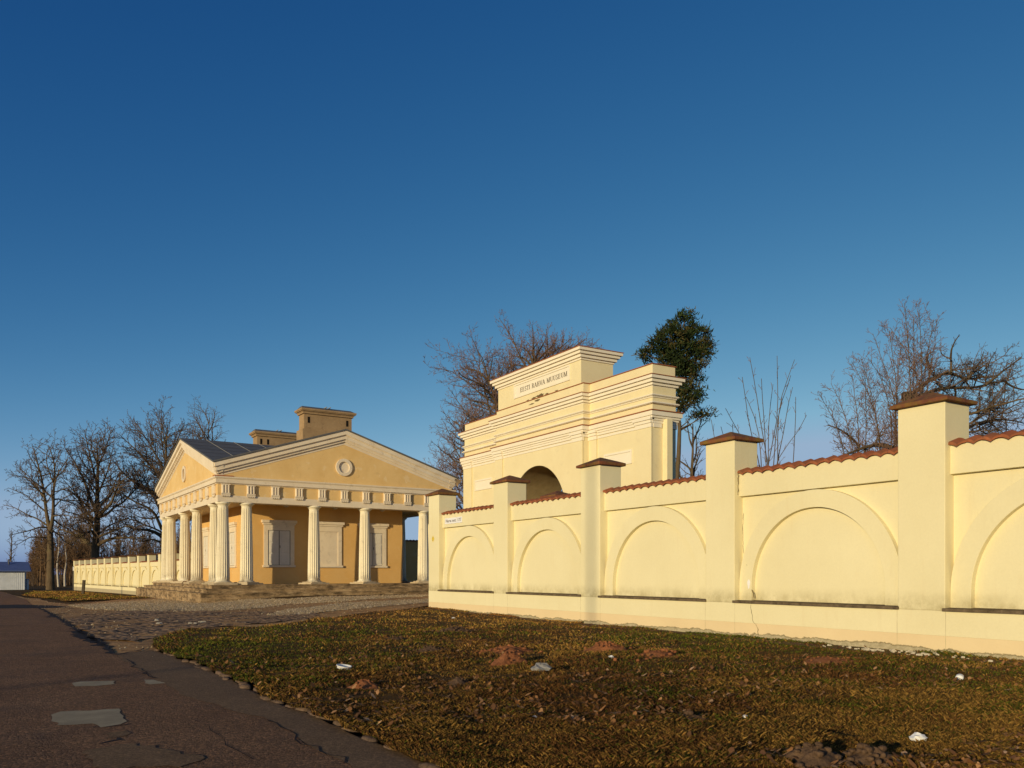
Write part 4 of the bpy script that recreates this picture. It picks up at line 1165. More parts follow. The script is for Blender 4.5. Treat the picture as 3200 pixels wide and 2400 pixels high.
def traced(name, t, base, limbs, P, label, group, seed, rscale=1.0, barkm='bark', twigm='twig'):
    rng = np.random.default_rng(seed); w = Wood()
    b = at(*base, t); loc = (b.x, b.y, gz(b.x, b.y)-.1)
    for k, (pts, r0, r1, lev) in enumerate(limbs):
        q = plane_pts(pts, t, loc, rng, lean=0 if lev == 0 else float(rng.uniform(-.045, .045)))
        if lev == 0 and k == 0: q[0] = np.array(loc)
        limb(w, q, r0*rscale, r1*rscale, lev, P, rng)
    return finish(name, w, label, 'tree', loc, M[barkm], M[twigm], group)
GR = 'bare trees beyond the far wall'
# first tree: trunk forks into two upright stems, limbs drooping at the left
traced('bare_tree', 118, (157,1832), [
  (z1([(372,1385),(374,1250),(374,1080),(372,960)]), .60, .36, 0),
  (z1([(372,960),(352,900),(340,820),(330,740),(318,640),(300,540),(270,430),(240,340)]), .30, .05, 0),
  (z1([(374,960),(388,900),(397,780),(398,690),(405,600),(405,480),(385,400),(360,335)]), .30, .05, 0),
  (z1([(398,640),(430,540),(470,480),(500,440)]), .12, .03, 1),
  (z1([(358,945),(290,940),(210,970),(140,985),(70,1000)]), .14, .03, 1),
  (z1([(350,930),(280,880),(200,850),(120,800),(20,775)]), .14, .03, 1),
  (z1([(340,830),(260,760),(190,700),(110,670),(60,650)]), .12, .03, 1),
  (z1([(328,720),(270,640),(210,560),(140,500)]), .11, .03, 1),
  (z1([(365,1010),(300,1020),(230,1010),(150,1060),(110,1080)]), .11, .03, 1),
  (z1([(390,880),(450,930),(520,960),(560,1020)]), .12, .03, 1),
  (z1([(395,800),(450,740),(520,700),(570,690)]), .12, .03, 1),
  (z1([(392,860),(450,850),(520,860),(590,880)]), .11, .03, 1),
  (z1([(378,960),(430,990),(480,1050),(540,1080)]), .11, .03, 1),
  (z1([(300,540),(260,480),(220,420),(200,370)]), .09, .03, 1),
 ], OAK, 'bare tree with a forked trunk, leftmost of the big trees by the far wall', GR, 31)
# second: great oak with a single straight trunk
traced('bare_tree', 124, (295,1834), [
  (z1([(698,1390),(702,1200),(703,1100),(715,980),(722,850),(722,700),(718,560),(720,420),(718,300)]), .82, .07, 0),
  (z1([(690,1080),(640,1050),(580,1010),(520,980),(450,960),(410,930)]), .34, .04, 1),
  (z1([(690,1090),(650,1060),(600,1055),(540,1040),(480,1070)]), .22, .04, 1),
  (z1([(718,1080),(770,1045),(830,1025),(890,1018),(980,1020),(1070,1020)]), .34, .04, 1),
  (z1([(706,960),(660,890),(600,860),(540,840),(470,820)]), .26, .04, 1),
  (z1([(712,900),(650,840),(600,760),(560,700),(500,660)]), .26, .04, 1),
  (z1([(722,850),(680,760),(650,670),(610,560),(560,470),(480,350)]), .28, .04, 1),
  (z1([(724,870),(770,820),(830,760),(850,690),(880,620),(960,560)]), .30, .04, 1),
  (z1([(724,800),(790,740),(840,680),(850,600),(900,520)]), .24, .04, 1),
  (z1([(722,700),(770,600),(800,520),(830,440),(800,360)]), .18, .03, 1),
  (z1([(720,640),(690,520),(670,420),(640,300),(625,220)]), .20, .03, 1),
  (z1([(728,1010),(790,990),(860,960),(940,930),(1020,950)]), .22, .04, 1),
  (z1([(710,960),(660,980),(600,1000),(520,1080)]), .16, .04, 1),
 ], OAK, 'great bare oak with a straight trunk rising behind the far wall', GR, 32, 1.0)
# third: oak half hidden by the pediment
traced('bare_tree', 128, (520,1836), [
  (z1([(1235,1390),(1225,1200),(1225,1000),(1225,850),(1215,600),(1225,450),(1230,300),(1240,180)]), .75, .06, 0),
  (z1([(1200,1010),(1130,970),(1060,960),(980,960),(900,900)]), .34, .05, 1),
  (z1([(1200,960),(1140,830),(1090,790),(1000,760),(900,690),(840,640)]), .30, .04, 1),
  (z1([(1210,700),(1130,680),(1060,650),(980,600),(900,530),(850,460)]), .34, .05, 1),
  (z1([(1200,560),(1140,510),(1080,450),(1020,380),(940,310),(880,250)]), .24, .04, 1),
  (z1([(1215,520),(1150,400),(1110,320),(1040,230),(930,210)]), .20, .03, 1),
  (z1([(1225,460),(1200,330),(1190,240),(1210,150)]), .15, .03, 1),
  (z1([(1235,450),(1300,330),(1340,230),(1370,160)]), .2, .03, 1),
  (z1([(1230,620),(1320,480),(1400,360),(1440,260)]), .2, .03, 1),
  (z1([(1205,860),(1120,880),(1040,870),(960,830)]), .2, .04, 1),
  (z1([(1205,1060),(1130,1030),(1050,1050),(960,1010)]), .2, .04, 1),
 ], OAK, 'gnarled bare oak partly hidden behind the left pediment', GR, 33)
def free_tree(name, t, u, vbase, vtop, label, group, seed, P, r0, nl=14, lean=0.0, barkm='bark', twigm='twig', spreadf=.55, first=.28, limb_ang=50, flat=22):
    rng = np.random.default_rng(seed); w = Wood()
    b = at(u, vbase, t); z0 = gz(b.x, b.y)-.1; top = at(u, vtop, t).z; H = top - z0; loc = (b.x, b.y, z0)
    pts = [np.array([loc[0] + lean*H*f*f + rng.normal(0,.012*H)*(0 < f < 1), loc[1] + rng.normal(0,.012*H)*(0 < f < 1), z0 + H*f]) for f in np.linspace(0, 1, 7)]
    tr = limb(w, pts, r0, .05, 0, dict(P, den=[0]), rng, kids=False)
    az = rng.uniform(0, 6.28)
    for k in range(nl):
        f = first + (1-first)*(k+.5)/nl*.97; i = int(f*12); q = f*12-i; p = tr[i]*(1-q)+tr[min(12,i+1)]*q
        az += 2.4 + rng.uniform(-.4,.4); an = R(limb_ang + rng.uniform(-14, 14) - flat*f)
        d = np.array([math.cos(az)*math.sin(an), math.sin(az)*math.sin(an), math.cos(an)])
        L = H*spreadf*(1.08-.72*f)*rng.uniform(.75, 1.15)
        grow(w, p, d, L, r0*.42*(1.1-.75*f), 1, P, rng)
    return finish(name, w, label, 'tree', loc, M[barkm], M[twigm], group)
MID = dict(OAK, den=[.9,1.1,1.8,2.6,3], cap=11, ratio=[.55,.56,.5,.46,.4], rmin=.0125, wig=.14)
free_tree('bare_tree', 140, 655, 1830, 1305, 'bare treetop showing above the grey roof left of the chimneys', GR, 41, MID, .6, 16, spreadf=.5)
GG = 'bare trees behind the gateway'
def zg(pts): return [(1380+x*.36166, 1020+y*.36166) for x, y in pts]
FINE = dict(OAK, levels=5, den=[.9,1.7,2.6,3.4,3.4], ratio=[.55,.46,.46,.46,.42], rmin=.0115, wig=.15, up=[.04,.05,.05,.05,.05], thick=.013, cap=15)
traced('bare_tree', 88, (1560,1835), [
  (zg([(490,2200),(488,1500),(485,1000),(480,720),(455,610),(432,510),(400,430),(355,330),(322,235)]), .42, .04, 0),
  (zg([(440,540),(380,440),(290,375),(200,360),(125,385)]), .15, .03, 1), (zg([(470,650),(400,560),(300,480),(190,440),(150,400)]), .15, .03, 1),
  (zg([(480,720),(380,665),(260,645),(170,585)]), .13, .03, 1), (zg([(450,590),(485,480),(520,400),(545,300)]), .14, .03, 1), (zg([(478,700),(505,560),(560,420),(600,330)]), .13, .03, 1),
  (zg([(478,760),(400,720),(330,690),(260,660)]), .09, .03, 1), (zg([(410,440),(430,340),(440,260)]), .08, .03, 1)],
  FINE, 'bare spreading tree at the left shoulder of the gateway', GG, 42, 1.0, 'bark', 'twig_red')
traced('bare_tree', 92, (1700,1835), [
  (zg([(830,2200),(825,1500),(815,900),(800,420),(795,330),(790,280)]), .5, .2, 0),
  (zg([(800,400),(740,290),(660,255),(560,265)]), .2, .03, 1), (zg([(795,340),(760,240),(715,190),(680,165)]), .16, .03, 1), (zg([(798,330),(830,230),(880,150),(905,95)]), .17, .03, 1),
  (zg([(800,330),(900,220),(970,150),(1000,90)]), .17, .03, 1), (zg([(805,350),(930,240),(1060,160),(1120,100)]), .18, .03, 1), (zg([(808,370),(1000,250),(1160,170),(1240,115)]), .18, .03, 1),
  (zg([(810,390),(1050,280),(1220,200),(1370,180)]), .17, .03, 1), (zg([(800,420),(700,340),(620,330),(570,360)]), .13, .03, 1), (zg([(796,320),(800,220),(790,140),(800,110)]), .13, .03, 1)],
  FINE, 'broad brown treetop above the gateway attic', GG, 43, 1.0, 'bark', 'twig_red')
traced('bare_tree', 84, (1452,1835), [
  (zg([(215,2200),(212,1500),(205,1150),(200,950),(190,860)]), .26, .06, 0),
  (zg([(200,960),(150,850),(110,810),(60,875)]), .10, .03, 1), (zg([(198,930),(190,830),(240,760)]), .09, .03, 1), (zg([(203,1100),(140,1050),(90,1090),(60,1140)]), .09, .03, 1),
  (zg([(201,1000),(130,960),(80,900),(40,905)]), .09, .03, 1), (zg([(200,900),(250,820),(340,780),(380,750)]), .08, .03, 1), (zg([(207,1200),(180,1190),(160,1230)]), .06, .03, 1)],
  FINE, 'low bare tree left of the gateway, beside the gable', GG, 44, 1.0, 'bark', 'twig_red')
free_tree('bare_tree', 78, 2165, 1830, 1325, 'dark bare tree between the gateway and the wall', GG, 45, dict(MID, den=[.9,1.0,1.6,2.4,3]), .42, 15, spreadf=.48, first=.25, limb_ang=52)
free_tree('bare_tree', 170, 35, 1830, 1655, 'slender bare tree behind the metal shed', 'bare trees beyond the far wall', 46, dict(MID, den=[.9,.9,1.2,2], ratio=[.5,.42,.4,.4], levels=3), .24, 30, spreadf=.26, first=.12, limb_ang=52)

# the wood far behind: thin brown trees that read as one mass, two pale birches in front of it
def thin_tree(seed, H, P):
    rng = np.random.default_rng(seed); w = Wood()
    pts = [np.array([rng.normal(0,.012*H)*(f > 0), rng.normal(0,.012*H)*(f > 0), H*f]) for f in np.linspace(0, 1, 7)]
    tr = limb(w, pts, .013*H+.02, .02, 0, dict(P, den=[0]), rng, kids=False); az = 0
    for k in range(26):
        f = .22 + .77*(k+.5)/26; i = int(f*12); p = tr[i]; az += 2.4
        an = R(48 - 20*f + rng.uniform(-10, 10)); d = np.array([math.cos(az)*math.sin(an), math.sin(az)*math.sin(an), math.cos(an)])
        grow(w, p, d, H*.30*(1.1-.8*f)*rng.uniform(.7,1.2), .05, 1, P, rng)
    return w
THIN = dict(OAK, levels=3, den=[.9,2.2,3.2,2], ratio=[.5,.5,.45,.4], rmin=.026, wig=.10, up=[.08,.08,.08,.08], cap=10)
tm = [thin_tree(60+i, 14, THIN).mesh(lambda l: True) for i in range(4)]
rng = random.Random(8); VV = []; FF = []; o = 0
def wood_at(u, t, h):
    global o
    V, F = tm[rng.randrange(4)]; a = rng.uniform(0, 6.28); k = h/14; c, s = math.cos(a)*k, math.sin(a)*k
    p = at(u, 1800, t); V2 = np.stack([V[:,0]*c - V[:,1]*s + p.x, V[:,0]*s + V[:,1]*c + p.y, V[:,2]*k + gz(p.x, p.y) - .2], 1)
    VV.append(V2); FF.append(F + o); o += len(V)
for k in range(64):
    u = rng.uniform(100, 285); wood_at(u, rng.uniform(165, 210), rng.uniform(9, 16)*(.75 + .25*sst(95, 130, u)))
for k in range(95): wood_at(rng.uniform(250, 640), rng.uniform(175, 235), rng.uniform(8, 15))
for k in range(16): wood_at(rng.uniform(70, 130), rng.uniform(180, 230), rng.uniform(3.5, 6))
st = np_obj('distant_wood', np.concatenate(VV), np.concatenate(FF), M['wood'], smooth=True); stuff(st)['label'] = 'brown leafless wood far behind the far wall'
# brushwood at its foot
VV = []; FF = []; o = 0
for k in range(70): wood_at(rng.uniform(72, 260), rng.uniform(158, 185), rng.uniform(1.6, 3.6))
st = np_obj('brushwood', np.concatenate(VV), np.concatenate(FF), M['twig'], smooth=True); stuff(st)['label'] = 'dark brushwood at the foot of the far wood'
for i, (u, lab) in enumerate(((183, 'pale birch stem nearest the first big tree'), (203, 'pale birch stem between the first big tree and the far wall'))):
    w = thin_tree(80+i, 13, dict(THIN, den=[.8,.6,1,1], cap=5)); p = at(u, 1800, 152 + 6*i); loc = np.array([p.x, p.y, gz(p.x, p.y)-.1])
    t = thing('birch_tree', lab, 'tree', tuple(loc), 0, 'birches before the wood')
    V, F = w.mesh(lambda l: l < 1); np_obj('trunk', V*np.array([1.15,1.15,1]), F, M['birch'], t, True); V, F = w.mesh(lambda l: l >= 1); np_obj('crown', V, F, M['wood'], t, True)

# right: pollarded oak and young maples behind the wall
def z6b(pts): return [(2600+x*.33149, 900+y*.33149) for x, y in pts]
OAK2 = dict(OAK, den=[1.2,3.0,5,8,8], ratio=[.5,.42,.44,.44,.4], rmin=.006, wig=.25, thick=.014, cap=12, up=[.06,.10,.06,.05])
GO = 'bare trees behind the long wall'
rng = np.random.default_rng(90); T = 34; w = Wood()
b = at(2842, 1830, T); loc = (b.x, b.y, gz(b.x, b.y)-.1)
P0 = plane_pts([(2842,1830)] + z6b([(735,1700),(735,1400),(728,1100),(728,985)]), T, loc, rng); P0[0] = np.array(loc)
limb(w, P0, .50, .30, 0, OAK2, rng, kids=False)
for pts, r0, r1, ln in [
  ([(770,985),(830,945),(880,890),(980,830),(1080,800),(1135,795),(1210,845),(1290,865),(1390,850),(1470,835)], .105, .028, .05),
  ([(1125,800),(1120,730),(1125,660),(1060,650),(1020,610),(1030,540)], .055, .015, .02),
  ([(1120,670),(1125,580),(1160,500),(1200,440)], .05, .015, -.03),
  ([(760,1060),(950,965),(1040,940),(1130,935),(1220,950),(1320,935),(1400,945),(1470,900),(1550,880),(1640,890),(1720,850)], .095, .025, .10),
  ([(1440,920),(1520,860),(1600,790),(1700,720),(1790,650)], .06, .02, .03),
  ([(740,1260),(1000,1240),(1290,1195),(1420,1150),(1500,1120),(1620,1090),(1810,1040)], .10, .025, -.06),
  ([(740,1400),(1000,1360),(1290,1310),(1390,1265),(1520,1240),(1600,1245),(1700,1240),(1810,1275)], .10, .025, .12),
  ([(725,1560),(620,1530),(500,1480),(400,1478),(300,1500),(200,1540),(60,1600)], .13, .03, -.05),
  ([(260,1490),(180,1410),(120,1360),(60,1325),(-40,1290)], .06, .02, -.02),
  ([(1640,890),(1720,940),(1800,960),(1900,940)], .05, .02, .04),
  ([(1280,860),(1340,760),(1400,700),(1430,600)], .05, .015, .05),
]: limb(w, plane_pts(z6b(pts), T, loc, rng, lean=ln), r0, r1, 1, OAK2, rng)
finish('bare_tree', w, 'pollarded oak with a sawn trunk top and crooked limbs behind the tallest pillar', 'tree', loc, M['bark'], M['twig'], GO)
SH = dict(OAK, levels=4, den=[1.6,4.2,6.5,7,6], ang=[26,38,42,44,40], ratio=[.5,.13,.55,.48,.4], rmin=.0055, wig=.085, thick=.010, up=[.10,.06,.03,.03], cap=34, **{'from': [.2,.38,.12,.1,.1]})
def maple(name, t, u, px_list, label, seed, r=.05, P=SH, twig='twig_red'):
    rng = np.random.default_rng(seed); w = Wood(); b = at(u, 1830, t); loc = (b.x, b.y, gz(b.x, b.y)-.1)
    for k, pts in enumerate(px_list):
        q = plane_pts(pts, t, loc, rng, lean=float(rng.uniform(-.05,.05)))
        limb(w, [np.array(loc)+np.array([rng.uniform(-.25,.25), rng.uniform(-.25,.25), 0])] + q, r, .008, 1, P, rng)
    return finish(name, w, label, 'tree', loc, M['bark'], M[twig], GO)
maple('young_tree', 31, 2845, [z6b(p) for p in (
   [(740,960),(735,780),(735,560),(710,330),(682,140)], [(850,1000),(840,870),(800,740),(700,580),(570,470),(545,370)],
   [(850,1000),(830,800),(850,560),(860,330),(820,210)], [(860,1000),(850,860),(890,680),(930,400),(960,300)], [(770,1100),(780,800),(775,540),(765,270)],
   [(900,1000),(920,800),(960,640),(980,470)])], 'tall young tree with upright shoots rising over the tallest pillar', 91, .055)
maple('young_tree', 32, 2780, [z6b(p) for p in (
   [(620,1150),(580,960),(540,860),(470,700),(400,560),(385,430)], [(640,1200),(600,1000),(590,800),(560,600),(540,400)],
   [(600,1300),(610,1000),(640,700),(660,500)], [(560,1300),(520,1000),(480,800),(370,700),(340,660)])], 'young tree with a fan of shoots left of the tallest pillar', 92, .05)
maple('young_tree', 33, 2710, [z6b(p) for p in (
   [(480,1500),(430,1250),(350,1000),(260,850),(190,700)], [(250,1490),(240,1200),(210,1000),(190,820)], [(470,1500),(400,1150),(340,850),(270,660)],
   [(200,1500),(120,1150),(60,1000),(-10,900)], [(300,1500),(330,1200),(300,1050),(310,820)], [(120,1600),(60,1300),(-60,1120),(-120,1000)])], 'bushy young tree above the third bay of tiles from the right', 93, .05)
def z7b(pts): return [(1980+x*.33766, 960+y*.33766) for x, y in pts]
maple('sapling', 27, 2400, [z7b(p) for p in (
   [(1250,1500),(1210,1250),(1180,1080),(1140,860),(1120,690),(1075,465)], [(1250,1450),(1330,1050),(1345,870),(1330,640),(1328,450)],
   [(1340,880),(1400,720),(1460,570),(1490,485)], [(1300,1480),(1400,1100),(1440,900),(1472,740)], [(1215,1300),(1210,1000),(1195,820),(1183,660)],
   [(1190,1450),(1080,1180),(1030,830),(1005,645)], [(1340,900),(1415,780),(1445,680),(1455,630)], [(1160,1090),(1060,850),(1040,830)],
   [(1480,1500),(1490,1200),(1500,1000),(1500,830)], [(1020,1180),(950,1100),(880,1020),(850,935)], [(1260,980),(1275,820),(1290,715)], [(1320,1400),(1450,1250),(1540,1150),(1600,1000)])],
   'thin sapling with long straight shoots right of the second tall pillar', 94, .03, dict(SH, den=[.5,1.0,1.6,2.0], ratio=[.3,.07,.3,.3], ang=[30,34,40,40,40], levels=3))
maple('sapling', 26, 2235, [z7b(p) for p in ([(770,1330),(745,1190),(718,1040)], [(850,1330),(830,1170),(808,1105)], [(930,1300),(925,1150),(915,1090)])], 'few bare shoots peeping over the second tall pillar', 95, .02, dict(SH, den=[.3,.4,.8,.6], levels=2))

# conifer beside the gateway
def conifer():
    rng = np.random.default_rng(51); T = 74; u0 = 2112
    b = at(u0, 1830, T); z0 = gz(b.x, b.y)-.1; loc = np.array([b.x, b.y, z0]); w = Wood()
    top = np.array(at(2128, 985, T)); pts = [loc + (top-loc)*f for f in np.linspace(0, 1, 6)]
    P = dict(OAK, den=[0], rmin=.02)
    limb(w, pts, .38, .05, 0, P, rng, kids=False)
    blobs = [(2128,1030,46,42),(2092,1068,48,44),(2170,1062,46,48),(2130,1100,60,48),(2062,1078,32,30),(2196,1092,26,36),(2040,1108,34,22),(2012,1100,20,12),(2100,1130,52,34),
             (2185,1120,32,34),(2150,1145,50,34),(2120,1175,40,26),(2175,1182,22,16),(2140,1205,40,24),(2165,1225,34,24),(2120,1240,30,26),(2170,1250,24,14),
             (2140,1265,34,16),(2172,1288,20,10),(2195,1296,18,14),(2212,1290,12,14),(2120,1275,24,12),(2215,1072,12,14),(2140,990,20,14)]
    sc = T/FPX; V = []; col = []
    for (u, v, ru, rv) in blobs:
        c = np.array(at(u, v, T)) + np.array([SN, CS, 0])*rng.uniform(-1, 1)*sc*22
        tr = loc + (top-loc)*min(.97, max(.2, (c[2]-z0)/(top[2]-z0)-.06))
        if abs(c[2]-tr[2]) < 20: limb(w, [tr, (tr+c)/2+np.array([0,0,-.15]), c], .07, .02, 1, P, rng, kids=False)
        n = int(ru*rv*.62)
        for _ in range(max(3, n//26)):
            d = rng.normal(0, 1, 3); d /= np.linalg.norm(d); q = c + d*np.array([ru, ru, rv])*sc*rng.uniform(.35, 1.0)**.6
            tone = rng.uniform(.6, 1.5); warm = rng.random()
            base = np.array([.026,.040,.013])*tone if warm < .72 else np.array([.060,.050,.016])*tone
            for _ in range(26):
                e = q + rng.normal(0, .25, 3)*np.array([1,1,.75]); g = rng.normal(0, 1, 3) + np.array([0,0,.6]) + .8*d; g /= np.linalg.norm(g)
                s = np.cross(g, rng.normal(0,1,3)); s /= np.linalg.norm(s); l = rng.uniform(.18, .42); ww = rng.uniform(.03, .065)
                V += [e - s*ww, e + s*ww, e + g*l + s*ww*.3, e + g*l*1.05 - s*ww*.3]; col.append(base*rng.uniform(.75, 1.3))
    t = thing('conifer', 'dark evergreen conifer standing right behind the gateway', 'tree', tuple(loc))
    v, f = w.mesh(lambda l: True); np_obj('trunk', v-loc, f, M['bark'], t, True)
    F = np.arange(len(V)).reshape(-1, 4); np_obj('crown', np.array(V)-loc, F, M['needle'], t, col=np.array(col))
conifer()

# ------------------------------------------------------------------ small things
def mole(px, rx, ry, h, label, seed, lumpy=0.0, mat='soil', rot=0.0):
    x, y = G(*px); rng = random.Random(seed); z = lawnz(x, y); t = None
    n = 30; m = 9; vs = []; fs = []
    ph = [rng.uniform(0, 6.28) for _ in range(6)]
    for i in range(m+1):
        f = i/m
        for k in range(n):
            a = 2*math.pi*k/n; wob = 1 + .14*math.sin(2*a+ph[0]) + .12*math.sin(3*a+ph[1]) + .08*math.sin(5*a+ph[2])
            r = f*wob; hh = h*(math.cos(math.pi*min(1, f))*.5+.5)*(1+.25*math.sin(3*a+ph[3])*f) - (.05 if i == m else 0)
            hh += h*.30*lumpy*math.sin(7*f*3+ph[4]+3*a)*math.sin(5*a+ph[5])*(1-f) + rng.uniform(-.16,.16)*h*(1-f*.6)
            X, Y = rx*r*math.cos(a), ry*r*math.sin(a); vs.append((X*math.cos(rot)-Y*math.sin(rot), X*math.sin(rot)+Y*math.cos(rot), hh))
    for i in range(m):
        for k in range(n): fs.append((i*n+k, i*n+(k+1) % n, (i+1)*n+(k+1) % n, (i+1)*n+k))
    fs = [f[::-1] for f in fs]
    mb = MB(); mb.add(vs, fs)
    # clods lying on and round it
    for _ in range(int(14+26*lumpy)):
        a, q = rng.uniform(0, 6.28), rng.uniform(.1, 1.35)**.8; s = rng.uniform(.014, .032)*(1+1.1*lumpy)
        X, Y = rx*q*math.cos(a), ry*q*math.sin(a); X, Y = X*math.cos(rot)-Y*math.sin(rot), X*math.sin(rot)+Y*math.cos(rot)
        zz = h*max(0, math.cos(math.pi*min(1, q))*.5+.5); o0 = len(mb.v)
        P = [(1,0,0),(-1,0,0),(0,1,0),(0,-1,0),(0,0,1),(0,0,-1)]
        mb.add([(X+s*p[0]*rng.uniform(.7,1.4), Y+s*p[1]*rng.uniform(.7,1.4), zz+s*p[2]*rng.uniform(.6,1.1)+s*.4) for p in P],
               [(0,2,4),(2,1,4),(1,3,4),(3,0,4),(2,0,5),(1,2,5),(3,1,5),(0,3,5)])
    o = mb.build('molehill', M[mat], smooth=False); o.location = (x, y, z-.005)
    sd = o.modifiers.new('round', 'SUBSURF'); sd.levels = 1; sd.render_levels = 1
    return tag(o, label, 'molehill', 'molehills on the lawn')
mole((1138,2166), .26, .20, .11, 'pale brown molehill with a long shadow below the white cup lid', 1)
mole((1432,2153), .20, .15, .075, 'dark low molehill right of the pale brown one', 2, 0, 'darksoil')
mole((1590,2078), .30, .26, .15, 'rust red pointed molehill just under the crumbly heaps', 3, .3)
mole((1590,2048), .52, .42, .11, 'broad crumbly heap of red clods behind the pointed molehill', 4, 1.0)
mole((1890,2048), .44, .40, .14, 'rust red heap of clods near the middle of the lawn', 5, 1.0)
mole((2050,2068), .70, .32, .10, 'long flat row of red clods right of the middle heap', 6, 1.0, 'soil', .2)
mole((1240,2008), .40, .28, .07, 'dark crumbled heap on the left part of the lawn', 7, .6, 'darksoil')
mole((1425,1985), .45, .35, .10, 'brown crumbled heap nearest the end pillar', 8, .9, 'darksoil')
mole((1345,2046), .25, .2, .06, 'small dark heap left of the red heaps', 9, .5, 'darksoil')
mole((2540,2416), .28, .22, .12, 'large dark molehill at the bottom edge of the lawn', 10, .7, 'darksoil')
mole((2716,2408), .22, .17, .09, 'smaller dark molehill beside the large one at the bottom edge', 11, .7, 'darksoil')
mole((2590,2080), .42, .34, .05, 'flat reddish scrape of earth before the tallest pillar', 12, .4)
mole((2130+30,2270), .2, .16, .05, 'low brown heap among the leaves', 13, .5, 'darksoil')
def crumple(px, r, label, seed, mat, flat=.5, name='litter'):
    x, y = G(*px); rng = random.Random(seed); n = 12; m = 6; vs = []; fs = []
    for i in range(m+1):
        th = math.pi*i/m
        for k in range(n):
            a = 2*math.pi*k/n; q = r*rng.uniform(.62, 1.15); vs.append((q*math.sin(th)*math.cos(a)*1.3, q*math.sin(th)*math.sin(a), q*math.cos(th)*flat))
    for i in range(m):
        for k in range(n): fs.append((i*n+k, (i+1)*n+k, (i+1)*n+(k+1) % n, i*n+(k+1) % n))
    mb = MB(); mb.add(vs, fs); o = mb.build(name, M[mat]); o.location = (x, y, lawnz(x, y) + r*flat*.75); o.rotation_euler = (0,0,rng.uniform(0,6))
    return tag(o, label, 'litter')
crumple((1690,2116), .11, 'torn grey plastic bag below the middle heaps', 1, 'grey_litter', .55, 'plastic_bag')
crumple((2868,2338), .05, 'white crumpled tissue low at the right of the lawn', 2, 'white_litter', .7, 'paper_scrap')
crumple((2328,2270), .02, 'tiny white scrap among the leaves right of the middle', 3, 'white_litter', .7, 'paper_scrap')
crumple((1910,2075), .03, 'small white scrap under the middle red heap', 4, 'white_litter', .7, 'paper_scrap')
crumple((1417,1938), .05, 'white scrap near the foot of the end pillar', 5, 'white_litter', .4, 'paper_scrap')
crumple((1672,2261), .018, 'tiny white scrap low in the middle of the lawn', 6, 'white_litter', .8, 'paper_scrap')
# upturned white lid
x, y = G(1074, 2117)
t = thing('cup_lid', 'upturned white plastic lid lying on the left part of the lawn', 'litter', (x, y, lawnz(x, y)+.012)); t.rotation_euler = (.12, .1, 0)
o = MB().lathe([(.001,.0),(.07,.0),(.085,.012),(.09,.04),(.098,.044),(.098,.05),(.086,.05),(.08,.016),(.001,.012)], 24).build('lid', M['white_litter'], t, smooth=True)
# squashed can
x, y = G(2999, 2137)
t = thing('drink_can', 'crushed white and red drink can before the tallest pillar', 'litter', (x, y, lawnz(x, y)+.05), .5)
def canp(r, n=18):
    mb = MB(); prof = [(.001,-.085),(.032,-.085),(.045,-.072),(.044,-.03),(.034,.0),(.043,.03),(.045,.072),(.032,.085),(.001,.085)]; mb.lathe(prof, n); mb.v = [(z, a, b*.8) for a, b, z in mb.v]; return mb
canp(1).build('can', M['white_litter'], t, smooth=True)
mb = MB(); mb.lathe([(.0345,-.012),(.0362,.0),(.0362,.012)], 18); mb.v = [(z, a, b*.8) for a, b, z in mb.v]; mb.build('red_band', M['redline'], t, smooth=True)
# broken plaster bits by the wall
rng = random.Random(14); mb = MB()
for k in range(60):
    u, v = rng.gauss(2870, 55), 0
    y = 8.9 + rng.gauss(0, .75); x = 13.05 - abs(rng.gauss(0, .22)) ; s = rng.uniform(.012, .045)
    z = lawnz(x, y) + .02; a = rng.uniform(0, 6.28); c, q = math.cos(a), math.sin(a); b = []
    for (p, r, h) in ((-1,-.6,0),(1,-.7,0),(.9,.6,0),(-.8,.7,0),(-.8,-.5,.7),(.9,-.5,.6),(.7,.5,.6),(-.7,.5,.8)):
        p *= rng.uniform(.7,1.2); b.append((x+s*(p*c-r*q), y+s*(p*q+r*c), z+s*h))
    mb.add(b, [(3,2,1,0),(4,5,6,7),(0,1,5,4),(1,2,6,5),(2,3,7,6),(3,0,4,7)])
o = stuff(mb.build('plaster_rubble', M['rubble'])); o['label'] = 'bits of fallen plaster strewn at the foot of the wall'
# pale bits on the drive
rng = random.Random(15); mb = MB()
for cu, cv, nn in ((487,1942,7),(497,1953,6),(632,1948,8),(600,1952,5)):
    for k in range(nn):
        x, y = G(cu+rng.gauss(0,5), cv+rng.gauss(0,.8)); s = rng.uniform(.015,.045); z = ground(x, y)+.03
        mb.add([(x-s,y-s,z),(x+s,y-s*.7,z),(x+s*.8,y+s,z),(x-s*.9,y+s*.8,z),(x-s*.5,y-s*.5,z+s),(x+s*.6,y-s*.4,z+s*.8),(x+s*.4,y+s*.5,z+s),(x-s*.5,y+s*.4,z+s*.9)],
               [(3,2,1,0),(4,5,6,7),(0,1,5,4),(1,2,6,5),(2,3,7,6),(3,0,4,7)])
o = stuff(mb.build('pale_stones', M['rubble'])); o['label'] = 'pale bits of stone and litter on the cobbled drive'
# wooden post on the verge
x, y = G(259, 1857)
ps = tag(MB().prism([(-.13,-.09),(.13,-.09),(.14,.09),(-.12,.09)], -.2, 1.45, 'z').build('wooden_post', M['post'], bevel=.02), 'short leaning dark post on the verge before the far wall', 'post')
ps.location = (x, y, ground(x, y)); ps.rotation_euler = (0, R(4.5), -YAW)
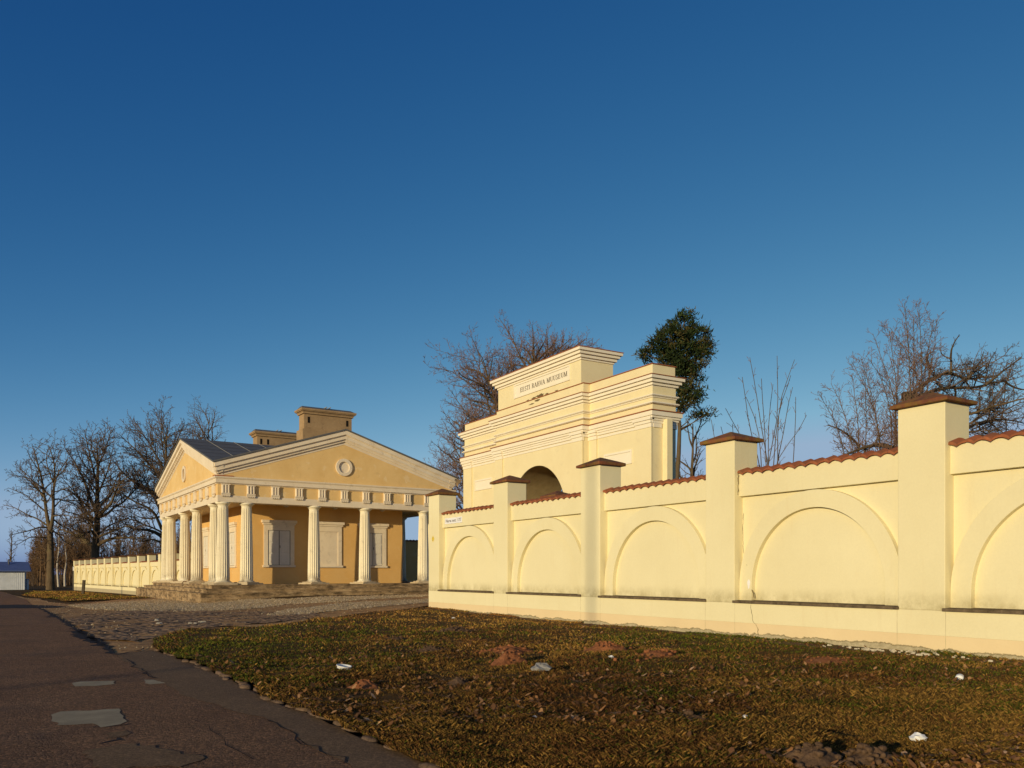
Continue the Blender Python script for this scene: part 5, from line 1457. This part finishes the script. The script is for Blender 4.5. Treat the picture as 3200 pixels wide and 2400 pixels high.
# metal shed far left
sx = at(0, 1829, 118); z0 = gz(sx.x, sx.y)
sh = thing('metal_shed', 'grey corrugated metal shed with a blue pitched roof at the left edge', 'shed', (sx.x, sx.y, z0-.05), -YAW+.50)
W_, D_, H_ = 3.05, 5.0, 2.75
def corr(x0, x1, h):
    mb = MB(); n = int((x1-x0)/.06); vs = []; 
    for i in range(n+1): vs += [(x0+(x1-x0)*i/n, -.03*((i//2) % 2), 0), (x0+(x1-x0)*i/n, -.03*((i//2) % 2), h)]
    mb.add(vs, [(2*i, 2*i+2, 2*i+3, 2*i+1) for i in range(n)]); return mb
corr(-4.2, W_, H_).build('front_wall', M['shed_wall'], sh)
MB().box(-4.2, W_, .002, D_, 0, H_).build('shed_body', M['shed_wall'], sh)
mb = MB(); mb.add([(-4.8,-.7,H_-.12),(W_+.75,-.7,H_-.12),(W_+.35,D_/2,H_+1.15),(-4.8,D_/2,H_+1.15),(W_+.75,D_+.7,H_-.12),(-4.8,D_+.7,H_-.12)]+
   [(-4.8,-.7,H_),(W_+.75,-.7,H_),(W_+.35,D_/2,H_+1.27),(-4.8,D_/2,H_+1.27),(W_+.75,D_+.7,H_),(-4.8,D_+.7,H_)],
   [(3,2,1,0),(5,4,2,3),(6,7,8,9),(9,8,10,11),(0,1,7,6),(1,2,8,7),(2,4,10,8),(4,5,11,10),(0,6,9,3),(3,9,11,5)])
rf = mb.build('roof', M['shed_roof'], sh)
MB().lathe([(.10,H_+.9),(.10,H_+1.5),(.16,H_+1.5),(.14,H_+1.62)], 10, (1.0, 1.6, 0)).build('roof_vent', M['dark'], rf)
bx = at(75, 1829, 121)
e = thing('electric_box', 'small blue grey cabinet right of the metal shed', 'cabinet', (bx.x, bx.y, gz(bx.x, bx.y)-.05), -YAW)
MB().box(-.42, .42, 0, .5, 0, 1.45).build('cabinet', M['shed_wall'], e, bevel=.02); MB().box(-.48, .48, -.06, .56, 1.45, 1.55).build('lid', M['shed_roof'], e, bevel=.02)
# tall post standing behind the viewer; its soft shadow falls across the third pillar
lp = thing('lamp_post', 'tall grey post beside the road, behind the viewer', 'post', (13.3-62*ldir.x, 18.05-62*ldir.y, 0))
MB().lathe([(.075,-.2),(.07,1.0),(.065,4.0),(.055,17.5),(.02,17.6)], 16).build('pole', M['dark'], lp, smooth=True)
